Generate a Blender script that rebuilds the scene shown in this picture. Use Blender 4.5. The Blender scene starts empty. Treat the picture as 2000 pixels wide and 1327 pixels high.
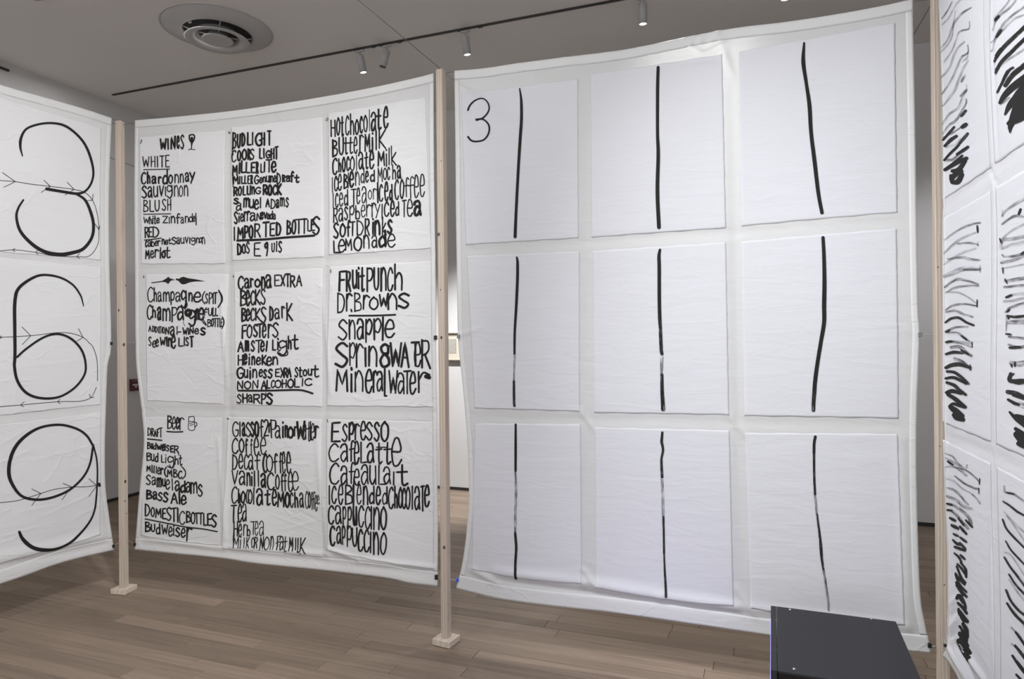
import bpy, math, random
import numpy as np
from mathutils import Matrix, Vector

# ------------------------------------------------------------------ camera, world, lights, exposure
F = 1300.0; CX = 1000.0; CY = 663.2; ROLL = 0.0093; EYE = 1.45; CEIL = 3.676
scene = bpy.context.scene
COL = scene.collection
cr, sr = math.cos(ROLL), math.sin(ROLL)
cam_d = bpy.data.cameras.new('camera'); cam = bpy.data.objects.new('camera', cam_d); COL.objects.link(cam)
cam_d.sensor_width = 36.0; cam_d.lens = F / 2000 * 36; cam_d.clip_start = 0.02
cam.matrix_world = Matrix(((cr, sr, 0, 0), (0, 0, -1, 0), (-sr, cr, 0, EYE), (0, 0, 0, 1)))
scene.camera = cam
vs = scene.view_settings
vs.view_transform = 'Standard'; vs.look = 'None'; vs.gamma = 1.0; vs.use_curve_mapping = False
vs.exposure = 0.0
w = bpy.data.worlds.new('world'); scene.world = w; w.use_nodes = True
w.node_tree.nodes['Background'].inputs[0].default_value = (0.9, 0.95, 1, 1)
w.node_tree.nodes['Background'].inputs[1].default_value = 0.1

# room axes: U runs along the back wall, V points away from the camera to it
AU = math.radians(-20.4)
U = np.array([math.cos(AU), math.sin(AU)]); V = np.array([-math.sin(AU), math.cos(AU)])
U0, U1, V0, V1 = -5.572, 5.6, -4.2, 5.841
def uv(u, v): return u * U + v * V

def light(name, kind, loc, energy, color=(1, 1, 1), target=None, **kw):
    d = bpy.data.lights.new(name, kind); o = bpy.data.objects.new(name, d); COL.objects.link(o)
    d.energy = energy; d.color = color
    for k, v_ in kw.items(): setattr(d, k, v_)
    o.location = loc
    if target is not None:
        o.rotation_euler = (Vector(target) - Vector(loc)).to_track_quat('-Z', 'Y').to_euler()
    return o
LK = 1.0
# unseen lamps: ceiling spots, plus spots and soft areas added to balance the brightness
q0 = uv((U0 + U1) / 2 - .5, V0 + .1); q1 = uv((U0 + U1) / 2 - .5, V1)
LIGHTS = [
    ('spot', (-1.9, 1.7, 3.50), (0.9, 2.9, 1.2), 100, 70, (0.98, 0.99, 1.0)),
    ('spot', (0.35, 0.9, 3.50), (-0.6, 2.9, 0.3), 100, 110, (1.0, 0.99, 0.98)),
    ('spot', (-0.7, 1.5, 3.50), (1.6, 1.6, 1.2), 100, 90, (0.97, 0.98, 1.0)),
    ('spot', (-0.3, 1.9, 3.50), (-2.6, 3.2, 0.9), 100, 100, (1.0, 0.98, 0.96)),
    ('spot', (0.4, 0.3, 3.50), (-2.6, 3.0, 1.0), 100, 68, (1.0, 0.98, 0.96)),
    ('spot', (-1.0, 0.2, 3.50), (1.2, 2.9, 0.6), 100, 60, (0.98, 0.98, 1.0)),
    ('spot', (-1.7, 0.9, 3.50), (1.45, 1.9, 0.8), 100, 60, (0.97, 0.98, 1.0)),
    ('area', (q0[0], q0[1], 1.7), (q1[0], q1[1], 1.9), 100, (8.0, 2.8), (0.97, 0.98, 1.0)),  # soft panel added at the front wall to brighten banners and ceiling
    ('area', (1.1, 4.0, 3.62), (1.1, 4.1, 0), 100, (4.0, 1.0), (1.0, 0.98, 0.96)),
    ('area', (-2.9, 4.9, 3.62), (-2.9, 5.0, 0), 100, (1.6, 1.4), (1.0, 0.98, 0.96)),
    ('wash', (0.0, 4.75, 3.5), (-0.5, 6.3, 0.5), 100, 50, (1, 0.99, 0.97)),
    ('spot', (-2.2, 0.2, 3.4), (1.5, 2.0, 0.4), 100, 50, (0.98, 0.98, 1.0)),
    ('wash', (3.2, 3.6, 3.5), (3.3, 5.0, 0.2), 100, 80, (1, 0.99, 1.0)),
    ('wash', (-4.0, 1.0, 3.5), (-5.4, 1.0, 1.4), 100, 110, (1, 0.98, 0.96)),
    ('spot', (1.5, 3.7, 3.5), (1.0, 2.7, 0.0), 100, 60, (1, 0.98, 0.95)),
    ('spot', (-1.0, 4.8, 3.5), (-1.3, 3.7, 0.0), 100, 70, (1, 0.98, 0.95)),
    ('spot', (1.1, 3.35, 3.45), (0.82, 2.86, 2.68), 100, 34, (1.0, 1.0, 1.0)),
]
SCALE = [0.95, 0.62, 2.45, 0.95, 3.9, 0.0, 0.5, 1.33, 0.0, 0.1, 7.8, 1.8, 1.0, 3.4, 2.0, 0.65, 3.4]
for (kind, p, t, e, k, c), g in zip(LIGHTS, SCALE):
    if g <= 0: continue
    if kind == 'area': light('soft_fill', 'AREA', p, e * g, (c[0] * .985, c[1], c[2] * 1.045), t, shape='RECTANGLE', size=k[0], size_y=k[1])
    else: light('unseen_spot', 'SPOT', p, e * g, (c[0] * .985, c[1], c[2] * 1.045), t, shadow_soft_size=.08, spot_size=math.radians(k), spot_blend=.85)

# ------------------------------------------------------------------ pixel <-> world
def ray(px, py):
    px = np.asarray(px, float); py = np.asarray(py, float)
    dx = px - CX; dy = CY - py
    return np.stack([dx * cr + dy * sr, np.full_like(dx, F), -dx * sr + dy * cr], -1)
def at_z(px, py, z):
    r = ray(px, py); k = (z - EYE) / r[..., 2]
    return np.array([r[..., 0] * k, r[..., 1] * k, np.zeros_like(k) + z]).T if r.ndim > 1 else np.array([r[0] * k, r[1] * k, z])
def at_y(px, py, y):
    r = ray(px, py); k = y / r[1]
    return np.array([r[0] * k, y, EYE + r[2] * k])

class Plane:
    """vertical plane through two ground points; s along it, t the height, n towards the viewer"""
    def __init__(s, A, B):
        s.A = np.array(A[:2], float); s.B = np.array(B[:2], float)
        d = s.B - s.A; s.len = np.linalg.norm(d); s.d = d / s.len
        s.n = np.array([s.d[1], -s.d[0]])
        if s.n @ (-s.A) < 0: s.n = -s.n
    def st(s, px, py):
        r = ray(px, py)
        den = r[..., 0] * s.n[0] + r[..., 1] * s.n[1]
        k = (s.A @ s.n) / den
        X = r[..., 0] * k; Y = r[..., 1] * k
        S = (X - s.A[0]) * s.d[0] + (Y - s.A[1]) * s.d[1]
        return S, EYE + r[..., 2] * k
    def xyz(s, S, T, off=0.0):
        S = np.asarray(S, float); T = np.asarray(T, float)
        return np.stack([s.A[0] + s.d[0] * S + s.n[0] * off, s.A[1] + s.d[1] * S + s.n[1] * off, T + 0 * S], -1)

# ------------------------------------------------------------------ materials
def nmat(name):
    m = bpy.data.materials.new(name); m.use_nodes = True
    nt = m.node_tree; b = nt.nodes['Principled BSDF']
    return m, nt, b
def N(nt, t, **kw):
    n = nt.nodes.new(t)
    for k, v_ in kw.items():
        if k.startswith('i_'): n.inputs[k[2:].replace('_', ' ')].default_value = v_
        else: setattr(n, k, v_)
    return n
def plain(name, col, rough=0.6, metal=0.0, noise=0.04, scale=30, spec=0.5, bump=0.0):
    m, nt, b = nmat(name)
    tc = N(nt, 'ShaderNodeTexCoord'); nz = N(nt, 'ShaderNodeTexNoise', i_Scale=scale, i_Detail=3.0)
    nt.links.new(tc.outputs['Object'], nz.inputs['Vector'])
    rp = N(nt, 'ShaderNodeValToRGB')
    c = np.array(col)
    rp.color_ramp.elements[0].position = .3; rp.color_ramp.elements[1].position = .7
    rp.color_ramp.elements[0].color = (*np.clip(c * (1 - noise), 0, 1), 1); rp.color_ramp.elements[1].color = (*np.clip(c * (1 + noise), 0, 1), 1)
    nt.links.new(nz.outputs['Fac'], rp.inputs['Fac']); nt.links.new(rp.outputs['Color'], b.inputs['Base Color'])
    b.inputs['Roughness'].default_value = rough; b.inputs['Metallic'].default_value = metal
    b.inputs['Specular IOR Level'].default_value = spec
    if bump:
        bp = N(nt, 'ShaderNodeBump', i_Strength=bump, i_Distance=0.002)
        nt.links.new(nz.outputs['Fac'], bp.inputs['Height']); nt.links.new(bp.outputs['Normal'], b.inputs['Normal'])
    return m
def cloth(name, col, trans=0.25, crease=0.5, cscale=5.0, rough=0.85, spec=0.15, weave=0.3):
    m, nt, b = nmat(name)
    L = nt.links.new
    tc = N(nt, 'ShaderNodeTexCoord')
    b.inputs['Base Color'].default_value = (*col, 1); b.inputs['Roughness'].default_value = rough
    b.inputs['Specular IOR Level'].default_value = spec
    # faint weave
    mp = N(nt, 'ShaderNodeMapping'); mp.inputs['Scale'].default_value = (60, 60, 420); L(tc.outputs['Object'], mp.inputs['Vector'])
    nz = N(nt, 'ShaderNodeTexNoise', i_Scale=1.0, i_Detail=2.0); L(mp.outputs['Vector'], nz.inputs['Vector'])
    # slack wrinkles, wider than tall
    mp2 = N(nt, 'ShaderNodeMapping'); mp2.inputs['Scale'].default_value = (5, 5, 22); L(tc.outputs['Object'], mp2.inputs['Vector'])
    nz2 = N(nt, 'ShaderNodeTexNoise', i_Scale=1.0, i_Detail=3.0, i_Distortion=0.6); L(mp2.outputs['Vector'], nz2.inputs['Vector'])
    # sharp creases
    nz3 = N(nt, 'ShaderNodeTexNoise', i_Scale=4.0, i_Detail=2.0); L(tc.outputs['Object'], nz3.inputs['Vector'])
    mx = N(nt, 'ShaderNodeVectorMath', operation='MULTIPLY_ADD'); L(nz3.outputs['Color'], mx.inputs[0]); mx.inputs[1].default_value = (.25, .25, .25); L(tc.outputs['Object'], mx.inputs[2])
    mp3 = N(nt, 'ShaderNodeMapping'); mp3.inputs['Scale'].default_value = (.7, .7, 1.7); L(mx.outputs[0], mp3.inputs['Vector'])
    vo = N(nt, 'ShaderNodeTexVoronoi', feature='DISTANCE_TO_EDGE', i_Scale=cscale); L(mp3.outputs['Vector'], vo.inputs['Vector'])
    rp = N(nt, 'ShaderNodeValToRGB'); rp.color_ramp.elements[0].color = (1, 1, 1, 1); rp.color_ramp.elements[1].color = (0, 0, 0, 1)
    rp.color_ramp.elements[1].position = 0.05; L(vo.outputs['Distance'], rp.inputs['Fac'])
    nz4 = N(nt, 'ShaderNodeTexNoise', i_Scale=3.5, i_Detail=1.0); L(tc.outputs['Object'], nz4.inputs['Vector'])
    gt = N(nt, 'ShaderNodeMath', operation='GREATER_THAN'); L(nz4.outputs['Fac'], gt.inputs[0]); gt.inputs[1].default_value = 0.52
    ml = N(nt, 'ShaderNodeMath', operation='MULTIPLY'); L(rp.outputs['Color'], ml.inputs[0]); L(gt.outputs[0], ml.inputs[1])
    b1 = N(nt, 'ShaderNodeBump', i_Strength=weave, i_Distance=0.0006); L(nz.outputs['Fac'], b1.inputs['Height'])
    b2 = N(nt, 'ShaderNodeBump', i_Strength=0.35, i_Distance=0.008); L(nz2.outputs['Fac'], b2.inputs['Height']); L(b1.outputs['Normal'], b2.inputs['Normal'])
    b3 = N(nt, 'ShaderNodeBump', i_Strength=crease, i_Distance=0.003); L(ml.outputs[0], b3.inputs['Height']); L(b2.outputs['Normal'], b3.inputs['Normal'])
    L(b3.outputs['Normal'], b.inputs['Normal'])
    tr = N(nt, 'ShaderNodeBsdfTranslucent'); tr.inputs['Color'].default_value = (*[min(1, c * 1.05) for c in col], 1); L(b3.outputs['Normal'], tr.inputs['Normal'])
    mix = N(nt, 'ShaderNodeMixShader'); mix.inputs[0].default_value = trans
    L(b.outputs[0], mix.inputs[1]); L(tr.outputs[0], mix.inputs[2])
    L(mix.outputs[0], nt.nodes['Material Output'].inputs['Surface'])
    return m
def ink(name, cover=1.0, col=(0.018, 0.017, 0.016), along=1.6, across=7, soft=.2):
    """brush ink; cover < 1 leaves dry-brush gaps that follow the stroke (UV: x along, y across)"""
    m, nt, b = nmat(name); L = nt.links.new
    b.inputs['Base Color'].default_value = (*col, 1); b.inputs['Roughness'].default_value = 0.7; b.inputs['Specular IOR Level'].default_value = .12
    if cover < 1:
        uvn = N(nt, 'ShaderNodeUVMap'); uvn.uv_map = 'UVMap'
        mp = N(nt, 'ShaderNodeMapping'); mp.inputs['Scale'].default_value = (along, across, 1); L(uvn.outputs[0], mp.inputs['Vector'])
        nz = N(nt, 'ShaderNodeTexNoise', i_Scale=1.0, i_Detail=3.0, i_Roughness=0.6); L(mp.outputs[0], nz.inputs['Vector'])
        mpb = N(nt, 'ShaderNodeMapping'); mpb.inputs['Scale'].default_value = (along * 5, 1.5, 1); L(uvn.outputs[0], mpb.inputs['Vector'])
        nzb = N(nt, 'ShaderNodeTexNoise', i_Scale=1.0, i_Detail=4.0); L(mpb.outputs[0], nzb.inputs['Vector'])
        ml = N(nt, 'ShaderNodeMath', operation='MULTIPLY_ADD'); L(nzb.outputs['Fac'], ml.inputs[0]); ml.inputs[1].default_value = .7; L(nz.outputs['Fac'], ml.inputs[2])
        rp = N(nt, 'ShaderNodeMapRange'); c0 = .85 + (.5 - cover) * .7
        rp.inputs['From Min'].default_value = c0 - soft / 2; rp.inputs['From Max'].default_value = c0 + soft / 2
        L(ml.outputs[0], rp.inputs['Value'])
        tr = N(nt, 'ShaderNodeBsdfTransparent'); mix = N(nt, 'ShaderNodeMixShader')
        L(rp.outputs[0], mix.inputs[0]); L(tr.outputs[0], mix.inputs[1]); L(b.outputs[0], mix.inputs[2])
        L(mix.outputs[0], nt.nodes['Material Output'].inputs['Surface'])
    return m
def wood(name, c1, c2, scale=(8, 8, .6), rough=.6):
    m, nt, b = nmat(name); L = nt.links.new
    tc = N(nt, 'ShaderNodeTexCoord'); oi = N(nt, 'ShaderNodeObjectInfo')
    mp = N(nt, 'ShaderNodeMapping'); mp.inputs['Scale'].default_value = scale; L(tc.outputs['Object'], mp.inputs['Vector'])
    ad = N(nt, 'ShaderNodeVectorMath', operation='ADD'); L(mp.outputs[0], ad.inputs[0])
    ml = N(nt, 'ShaderNodeMath', operation='MULTIPLY'); L(oi.outputs['Random'], ml.inputs[0]); ml.inputs[1].default_value = 37.0
    cb = N(nt, 'ShaderNodeCombineXYZ'); L(ml.outputs[0], cb.inputs[2]); L(cb.outputs[0], ad.inputs[1])
    wv = N(nt, 'ShaderNodeTexWave', bands_direction='X', i_Scale=3.2, i_Distortion=5.0, i_Detail=2.0, i_Detail_Scale=1.2); L(ad.outputs[0], wv.inputs['Vector'])
    rp = N(nt, 'ShaderNodeValToRGB'); rp.color_ramp.elements[0].color = (*c1, 1); rp.color_ramp.elements[1].color = (*c2, 1); L(wv.outputs['Color'], rp.inputs['Fac'])
    L(rp.outputs[0], b.inputs['Base Color']); b.inputs['Roughness'].default_value = rough; b.inputs['Specular IOR Level'].default_value = .25
    return m
def plank_mat():
    m, nt, b = nmat('oak_floor'); L = nt.links.new
    tc = N(nt, 'ShaderNodeTexCoord'); oi = N(nt, 'ShaderNodeObjectInfo'); at = N(nt, 'ShaderNodeAttribute'); at.attribute_name = 'tone'
    geo = N(nt, 'ShaderNodeNewGeometry')
    sm = N(nt, 'ShaderNodeMath', operation='ADD'); L(at.outputs['Fac'], sm.inputs[0]); sm.inputs[1].default_value = 0.0
    mp = N(nt, 'ShaderNodeMapping'); mp.inputs['Rotation'].default_value = (0, 0, -AU); L(geo.outputs['Position'], mp.inputs['Vector'])
    mp2 = N(nt, 'ShaderNodeMapping'); mp2.inputs['Scale'].default_value = (2.2, 60, 1); L(mp.outputs[0], mp2.inputs['Vector'])
    ml = N(nt, 'ShaderNodeMath', operation='MULTIPLY'); L(sm.outputs[0], ml.inputs[0]); ml.inputs[1].default_value = 91.0
    cb = N(nt, 'ShaderNodeCombineXYZ'); L(ml.outputs[0], cb.inputs[0]); L(ml.outputs[0], cb.inputs[2])
    ad = N(nt, 'ShaderNodeVectorMath', operation='ADD'); L(mp2.outputs[0], ad.inputs[0]); L(cb.outputs[0], ad.inputs[1])
    nz = N(nt, 'ShaderNodeTexNoise', i_Scale=1.0, i_Detail=4.0, i_Distortion=.4); L(ad.outputs[0], nz.inputs['Vector'])
    rp = N(nt, 'ShaderNodeValToRGB'); L(sm.outputs[0], rp.inputs['Fac'])
    e = rp.color_ramp.elements; e[0].color = (0.204, 0.153, 0.112, 1); e[1].color = (0.285, 0.216, 0.161, 1)
    rp2 = N(nt, 'ShaderNodeValToRGB'); L(nz.outputs['Fac'], rp2.inputs['Fac']); e = rp2.color_ramp.elements
    e[0].position = .3; e[1].position = .7; e[0].color = (.80, .80, .80, 1); e[1].color = (1.12, 1.12, 1.12, 1)
    mu = N(nt, 'ShaderNodeMixRGB', blend_type='MULTIPLY'); mu.inputs[0].default_value = 1; L(rp.outputs[0], mu.inputs[1]); L(rp2.outputs[0], mu.inputs[2])
    # a few dark mineral streaks
    nk = N(nt, 'ShaderNodeTexNoise', i_Scale=1.0, i_Detail=2.0); mp4 = N(nt, 'ShaderNodeMapping'); mp4.inputs['Scale'].default_value = (5, 24, 1)
    L(mp.outputs[0], mp4.inputs['Vector']); L(mp4.outputs[0], nk.inputs['Vector'])
    rk = N(nt, 'ShaderNodeValToRGB'); L(nk.outputs['Fac'], rk.inputs['Fac']); e = rk.color_ramp.elements
    e[0].position = .70; e[0].color = (1, 1, 1, 1); e[1].position = .80; e[1].color = (.68, .64, .6, 1)
    m2 = N(nt, 'ShaderNodeMixRGB', blend_type='MULTIPLY'); m2.inputs[0].default_value = 1; L(mu.outputs[0], m2.inputs[1]); L(rk.outputs[0], m2.inputs[2])
    L(m2.outputs[0], b.inputs['Base Color']); b.inputs['Roughness'].default_value = .48; b.inputs['Specular IOR Level'].default_value = .35
    bp = N(nt, 'ShaderNodeBump', i_Strength=.15, i_Distance=.0008); L(nz.outputs['Fac'], bp.inputs['Height']); L(bp.outputs[0], b.inputs['Normal'])
    return m
def emit(name, col, s):
    m, nt, b = nmat(name)
    b.inputs['Base Color'].default_value = (*[c * .3 for c in col], 1)
    b.inputs['Emission Color'].default_value = (*col, 1); b.inputs['Emission Strength'].default_value = s
    return m

M = dict(
    wall=plain('wall_paint', (.64, .63, .62), .8, noise=.015, scale=3, spec=.2),
    ceil=plain('ceiling_paint', (.80, .775, .745), .85, noise=.012, scale=2, spec=.2),
    base=plain('baseboard_black', (.02, .02, .021), .5),
    cloth_a=cloth('muslin_cloth', (.67, .667, .65), .22, .3, 4),
    paper_a=cloth('rice_paper', (.755, .755, .745), .2, .4, 4.2),
    cloth_b=cloth('sheer_cloth', (.685, .685, .665), .26, .15, 3, rough=.42, spec=.45),
    paper_b=cloth('smooth_white_cloth', (.735, .735, .75), .24, .10, 2.5),
    cloth_c=cloth('bright_cloth', (.725, .725, .735), .24, .12, 3, rough=.6), cloth_d=cloth('bleached_cloth', (.70, .70, .685), .22, .3, 4),
    hem=cloth('hem_cloth', (.705, .705, .685), .15, .3, 6, rough=.6, spec=.3),
    ink=ink('black_ink'), ink_dry=ink('dry_black_ink', .74, (.022, .021, .02), 1.6, 6, .16), ink_dryer=ink('drier_black_ink', .46, (.05, .05, .05), 1.3, 7, .34), ink_faint=ink('faint_grey_ink', .36, (.13, .13, .13), 1.0, 8, .5),
    pen=ink('thin_marker_ink', 1, (.03, .03, .03)),
    post=wood('pine_wood', (.43, .36, .29), (.56, .48, .395)),
    block=wood('pine_block', (.54, .46, .37), (.62, .54, .445), (3, 14, 14)),
    knot=plain('wood_knot', (.085, .055, .036), .6, noise=.3, scale=300),
    cord=plain('grey_cord', (.11, .10, .095), .8, noise=.1, scale=400),
    line=plain('clear_nylon_line', (.42, .41, .40), .3, noise=.05),
    clip=plain('black_clip', (.015, .017, .016), .35), clipg=plain('grey_metal_clip', (.22, .22, .21), .4, .4), clipb=plain('blue_clip', (.06, .11, .60), .3),
    metal=plain('painted_white_metal', (.46, .455, .44), .45, noise=.02), vent=plain('vent_paint', (.52, .51, .495), .5, noise=.02),
    dark=plain('duct_dark', (.035, .035, .034), .7), rail=plain('track_black', (.035, .033, .03), .5),
    lens=emit('lit_lens', (1, .99, .97), 3.2), off=plain('unlit_lens', (.06, .06, .06), .2),
    black=plain('charcoal_enamel', (.014, .014, .017), .55, noise=.05, scale=60, spec=.4, bump=.05), blackf=plain('gloss_black_plastic', (.004, .003, .004), .25),
    screw=plain('steel_screw', (.35, .37, .38), .3, .8), screen=emit('video_screen', (.34, .36, 1.0), 3.0),
    red=plain('alarm_red', (.085, .010, .012), .35), white=plain('alarm_white', (.55, .5, .5), .4),
    cream=plain('cream_mat', (.66, .60, .49), .8, noise=.02), page=plain('grey_page', (.36, .345, .30), .8), printl=plain('pale_print', (.52, .50, .44), .8), framew=plain('pale_frame', (.30, .26, .20), .5),
    floor=plank_mat(), sub=plain('floor_joint', (.06, .04, .028), .8),
)

# ------------------------------------------------------------------ mesh helpers
def tagit(o, label=None, cat=None, group=None, kind=None):
    if label: o['label'] = label
    if cat: o['category'] = cat
    if group: o['group'] = group
    if kind: o['kind'] = kind
    return o
def empty(name, loc, rz=0.0, label=None, cat=None, group=None):
    o = bpy.data.objects.new(name, None); COL.objects.link(o); o.location = tuple(float(c) for c in loc); o.rotation_euler = (0, 0, rz)
    o.empty_display_size = .1
    return tagit(o, label, cat, group)
def link(name, me, mat, parent=None, loc=None):
    if mat is not None and not me.materials: me.materials.append(mat)
    o = bpy.data.objects.new(name, me); COL.objects.link(o)
    if parent is not None: o.parent = parent
    if loc is not None: o.location = tuple(float(c) for c in loc)
    return o
class MB:
    def __init__(s): s.v = []; s.f = []; s.sm = []
    def add(s, vs_, fs, smooth=False):
        n = len(s.v); s.v += [tuple(map(float, p)) for p in vs_]; s.f += [tuple(i + n for i in f) for f in fs]; s.sm += [smooth] * len(fs); return s
    def box(s, c, size, rz=0.0, bev=0.0, ax=None):
        hx, hy, hz = size[0] / 2, size[1] / 2, size[2] / 2
        b = min(bev, hx * .45, hy * .45, hz * .45)
        R = Matrix.Rotation(rz, 3, 'Z') if ax is None else ax
        if b <= 0:
            P = [(x, y, z) for x in (-hx, hx) for y in (-hy, hy) for z in (-hz, hz)]
            Fc = [(0, 1, 3, 2), (4, 6, 7, 5), (0, 4, 5, 1), (2, 3, 7, 6), (0, 2, 6, 4), (1, 5, 7, 3)]
        else:
            import bmesh
            bm = bmesh.new(); bmesh.ops.create_cube(bm, size=1)
            for q in bm.verts: q.co = (q.co.x * size[0], q.co.y * size[1], q.co.z * size[2])
            bmesh.ops.bevel(bm, geom=bm.edges[:], offset=b, segments=2, affect='EDGES', profile=.5)
            bm.verts.index_update(); P = [q.co.copy() for q in bm.verts]; Fc = [tuple(q.index for q in f.verts) for f in bm.faces]; bm.free()
        cc = Vector(c)
        return s.add([cc + R @ Vector(p) for p in P], Fc)
    def tube(s, pts, r, n=8, cap=True):
        pts = [Vector(tuple(map(float, p))) for p in pts]; rr = r if hasattr(r, '__len__') else [r] * len(pts)
        V_ = []; 
        for i, p in enumerate(pts):
            d = (pts[min(i + 1, len(pts) - 1)] - pts[max(i - 1, 0)]).normalized()
            a = Vector((0, 0, 1)) if abs(d.z) < .9 else Vector((1, 0, 0))
            e1 = d.cross(a).normalized(); e2 = d.cross(e1)
            V_ += [p + (e1 * math.cos(t) + e2 * math.sin(t)) * rr[i] for t in (2 * math.pi * k / n for k in range(n))]
        Fc = [(i * n + k, i * n + (k + 1) % n, (i + 1) * n + (k + 1) % n, (i + 1) * n + k) for i in range(len(pts) - 1) for k in range(n)]
        s.add(V_, Fc, True)
        if cap: s.add(V_[:n], [tuple(range(n))]); s.add(V_[-n:], [tuple(reversed(range(n)))])
        return s
    def lathe(s, prof, c=(0, 0, 0), n=64, smooth=True):
        V_ = []
        for r, z in prof:
            V_ += [(c[0] + r * math.cos(2 * math.pi * k / n), c[1] + r * math.sin(2 * math.pi * k / n), c[2] + z) for k in range(n)]
        Fc = [(i * n + k, i * n + (k + 1) % n, (i + 1) * n + (k + 1) % n, (i + 1) * n + k) for i in range(len(prof) - 1) for k in range(n)]
        return s.add(V_, Fc, smooth)
    def build(s, name, mat, parent=None, loc=None):
        me = bpy.data.meshes.new(name); me.from_pydata(s.v, [], s.f); me.polygons.foreach_set('use_smooth', s.sm); me.update()
        return link(name, me, mat, parent, loc)
def grid_mesh(name, P, mat, parent, thick=None, nrm=None):
    """P: (ny, nx, 3) array of vertices -> one sheet; thick adds a back layer and rims"""
    ny, nx, _ = P.shape
    idx = np.arange(ny * nx).reshape(ny, nx)
    q = np.stack([idx[:-1, :-1], idx[:-1, 1:], idx[1:, 1:], idx[1:, :-1]], -1).reshape(-1, 4)
    v = P.reshape(-1, 3)
    if thick:
        v = np.vstack([v, v - nrm * thick]); n = ny * nx
        q2 = q[:, ::-1] + n
        ring = np.concatenate([idx[0, :], idx[1:, -1], idx[-1, :-1][::-1], idx[1:-1, 0][::-1]])
        r2 = np.roll(ring, -1); rim = np.stack([r2, ring, ring + n, r2 + n], -1)
        q = np.vstack([q, q2, rim])
    me = bpy.data.meshes.new(name)
    me.vertices.add(len(v)); me.vertices.foreach_set('co', v.astype(np.float32).ravel())
    me.loops.add(len(q) * 4); me.loops.foreach_set('vertex_index', q.astype(np.int32).ravel())
    me.polygons.add(len(q)); me.polygons.foreach_set('loop_start', np.arange(0, len(q) * 4, 4, dtype=np.int32))
    me.polygons.foreach_set('loop_total', np.full(len(q), 4, dtype=np.int32))
    me.update(calc_edges=True); me.polygons.foreach_set('use_smooth', np.ones(len(q), bool)); me.validate()
    return link(name, me, mat, parent)
def catmull(P, n=6, closed=False):
    P = np.asarray(P, float)
    if len(P) < 3: return np.vstack([P[0] + (P[-1] - P[0]) * t for t in np.linspace(0, 1, n + 1)])
    Q = np.vstack([2 * P[0] - P[1], P, 2 * P[-1] - P[-2]]); out = []
    for i in range(1, len(Q) - 2):
        p0, p1, p2, p3 = Q[i - 1:i + 3]
        for t in np.arange(n) / n:
            out.append(.5 * ((2 * p1) + (p2 - p0) * t + (2 * p0 - 5 * p1 + 4 * p2 - p3) * t * t + (3 * p1 - p0 - 3 * p2 + p3) * t ** 3))
    out.append(P[-1]); return np.array(out)

# ------------------------------------------------------------------ the room
def wall(name, a, b, h0, h1, mat, th=.12, out=None):
    a = np.array(a); b = np.array(b); c = (a + b) / 2 + out * th / 2; d = b - a; L_ = np.linalg.norm(d)
    o = MB().box((0, 0, 0), (L_ + .2, th, h1 - h0), 0).build(name, mat, None, (c[0], c[1], (h0 + h1) / 2)); o.rotation_euler = (0, 0, math.atan2(d[1], d[0]))
    return tagit(o, kind='structure')
wall('wall_back', uv(U0, V1), uv(U1, V1), 0, CEIL, M['wall'], out=V)
wall('wall_left', uv(U0, V0), uv(U0, V1), 0, CEIL, M['wall'], out=-U)
wall('wall_right', uv(U1, V0), uv(U1, V1), 0, CEIL, M['wall'], out=U)
wall('wall_front', uv(U0, V0), uv(U1, V0), 0, CEIL, M['wall'], out=-V)
BH = .028
wall('baseboard_back', uv(U0, V1), uv(U1, V1), 0, BH, M['base'], .01, -V)
wall('baseboard_left', uv(U0, V0), uv(U0, V1), 0, BH, M['base'], .01, U)
wall('baseboard_right', uv(U1, V0), uv(U1, V1), 0, BH, M['base'], .01, -U)
wall('baseboard_front', uv(U0, V0), uv(U1, V0), 0, BH, M['base'], .01, V)
cc = uv((U0 + U1) / 2, (V0 + V1) / 2)
o = MB().box((0, 0, 0), (U1 - U0 + .3, V1 - V0 + .3, .1)).build('ceiling', M['ceil'], None, (cc[0], cc[1], CEIL + .05)); o.rotation_euler = (0, 0, AU); tagit(o, kind='structure')
floor = MB().box((0, 0, 0), (U1 - U0 + .3, V1 - V0 + .3, .1)).build('floor', M['sub'], None, (cc[0], cc[1], -.062)); floor.rotation_euler = (0, 0, AU); tagit(floor, kind='structure')
# planks: strips parallel to the back wall; the ones that show largest are objects of their own
random.seed(5)
PW = .083; planks = []
v = V0; row = 0
while v < V1 - 1e-6:
    u = U0 - random.uniform(0, 1.2)
    while u < U1:
        L_ = random.uniform(.45, 1.5); a = max(u, U0); b = min(u + L_, U1)
        if b - a > .03: planks.append((a, b, v, min(v + PW, V1)))
        u += L_
    v += PW; row += 1
def vis(pl):
    a, b, v0, v1 = pl; best = 0
    for t in (0, .25, .5, .75, 1):
        p = uv(a + (b - a) * t, v0)
        if p[1] < 2.4: continue
        x = CX + F * p[0] / p[1]; y = CY + F * EYE / p[1]
        if -20 < x < 2020 and 1070 < y < 1345: best = max(best, F * F / p[1] ** 2)
    return best
sc = sorted(range(len(planks)), key=lambda i: -vis(planks[i])); big = [i for i in sc if vis(planks[i]) > 0][:290]
bigset = set(big); rest = MB(); tones = []
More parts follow.
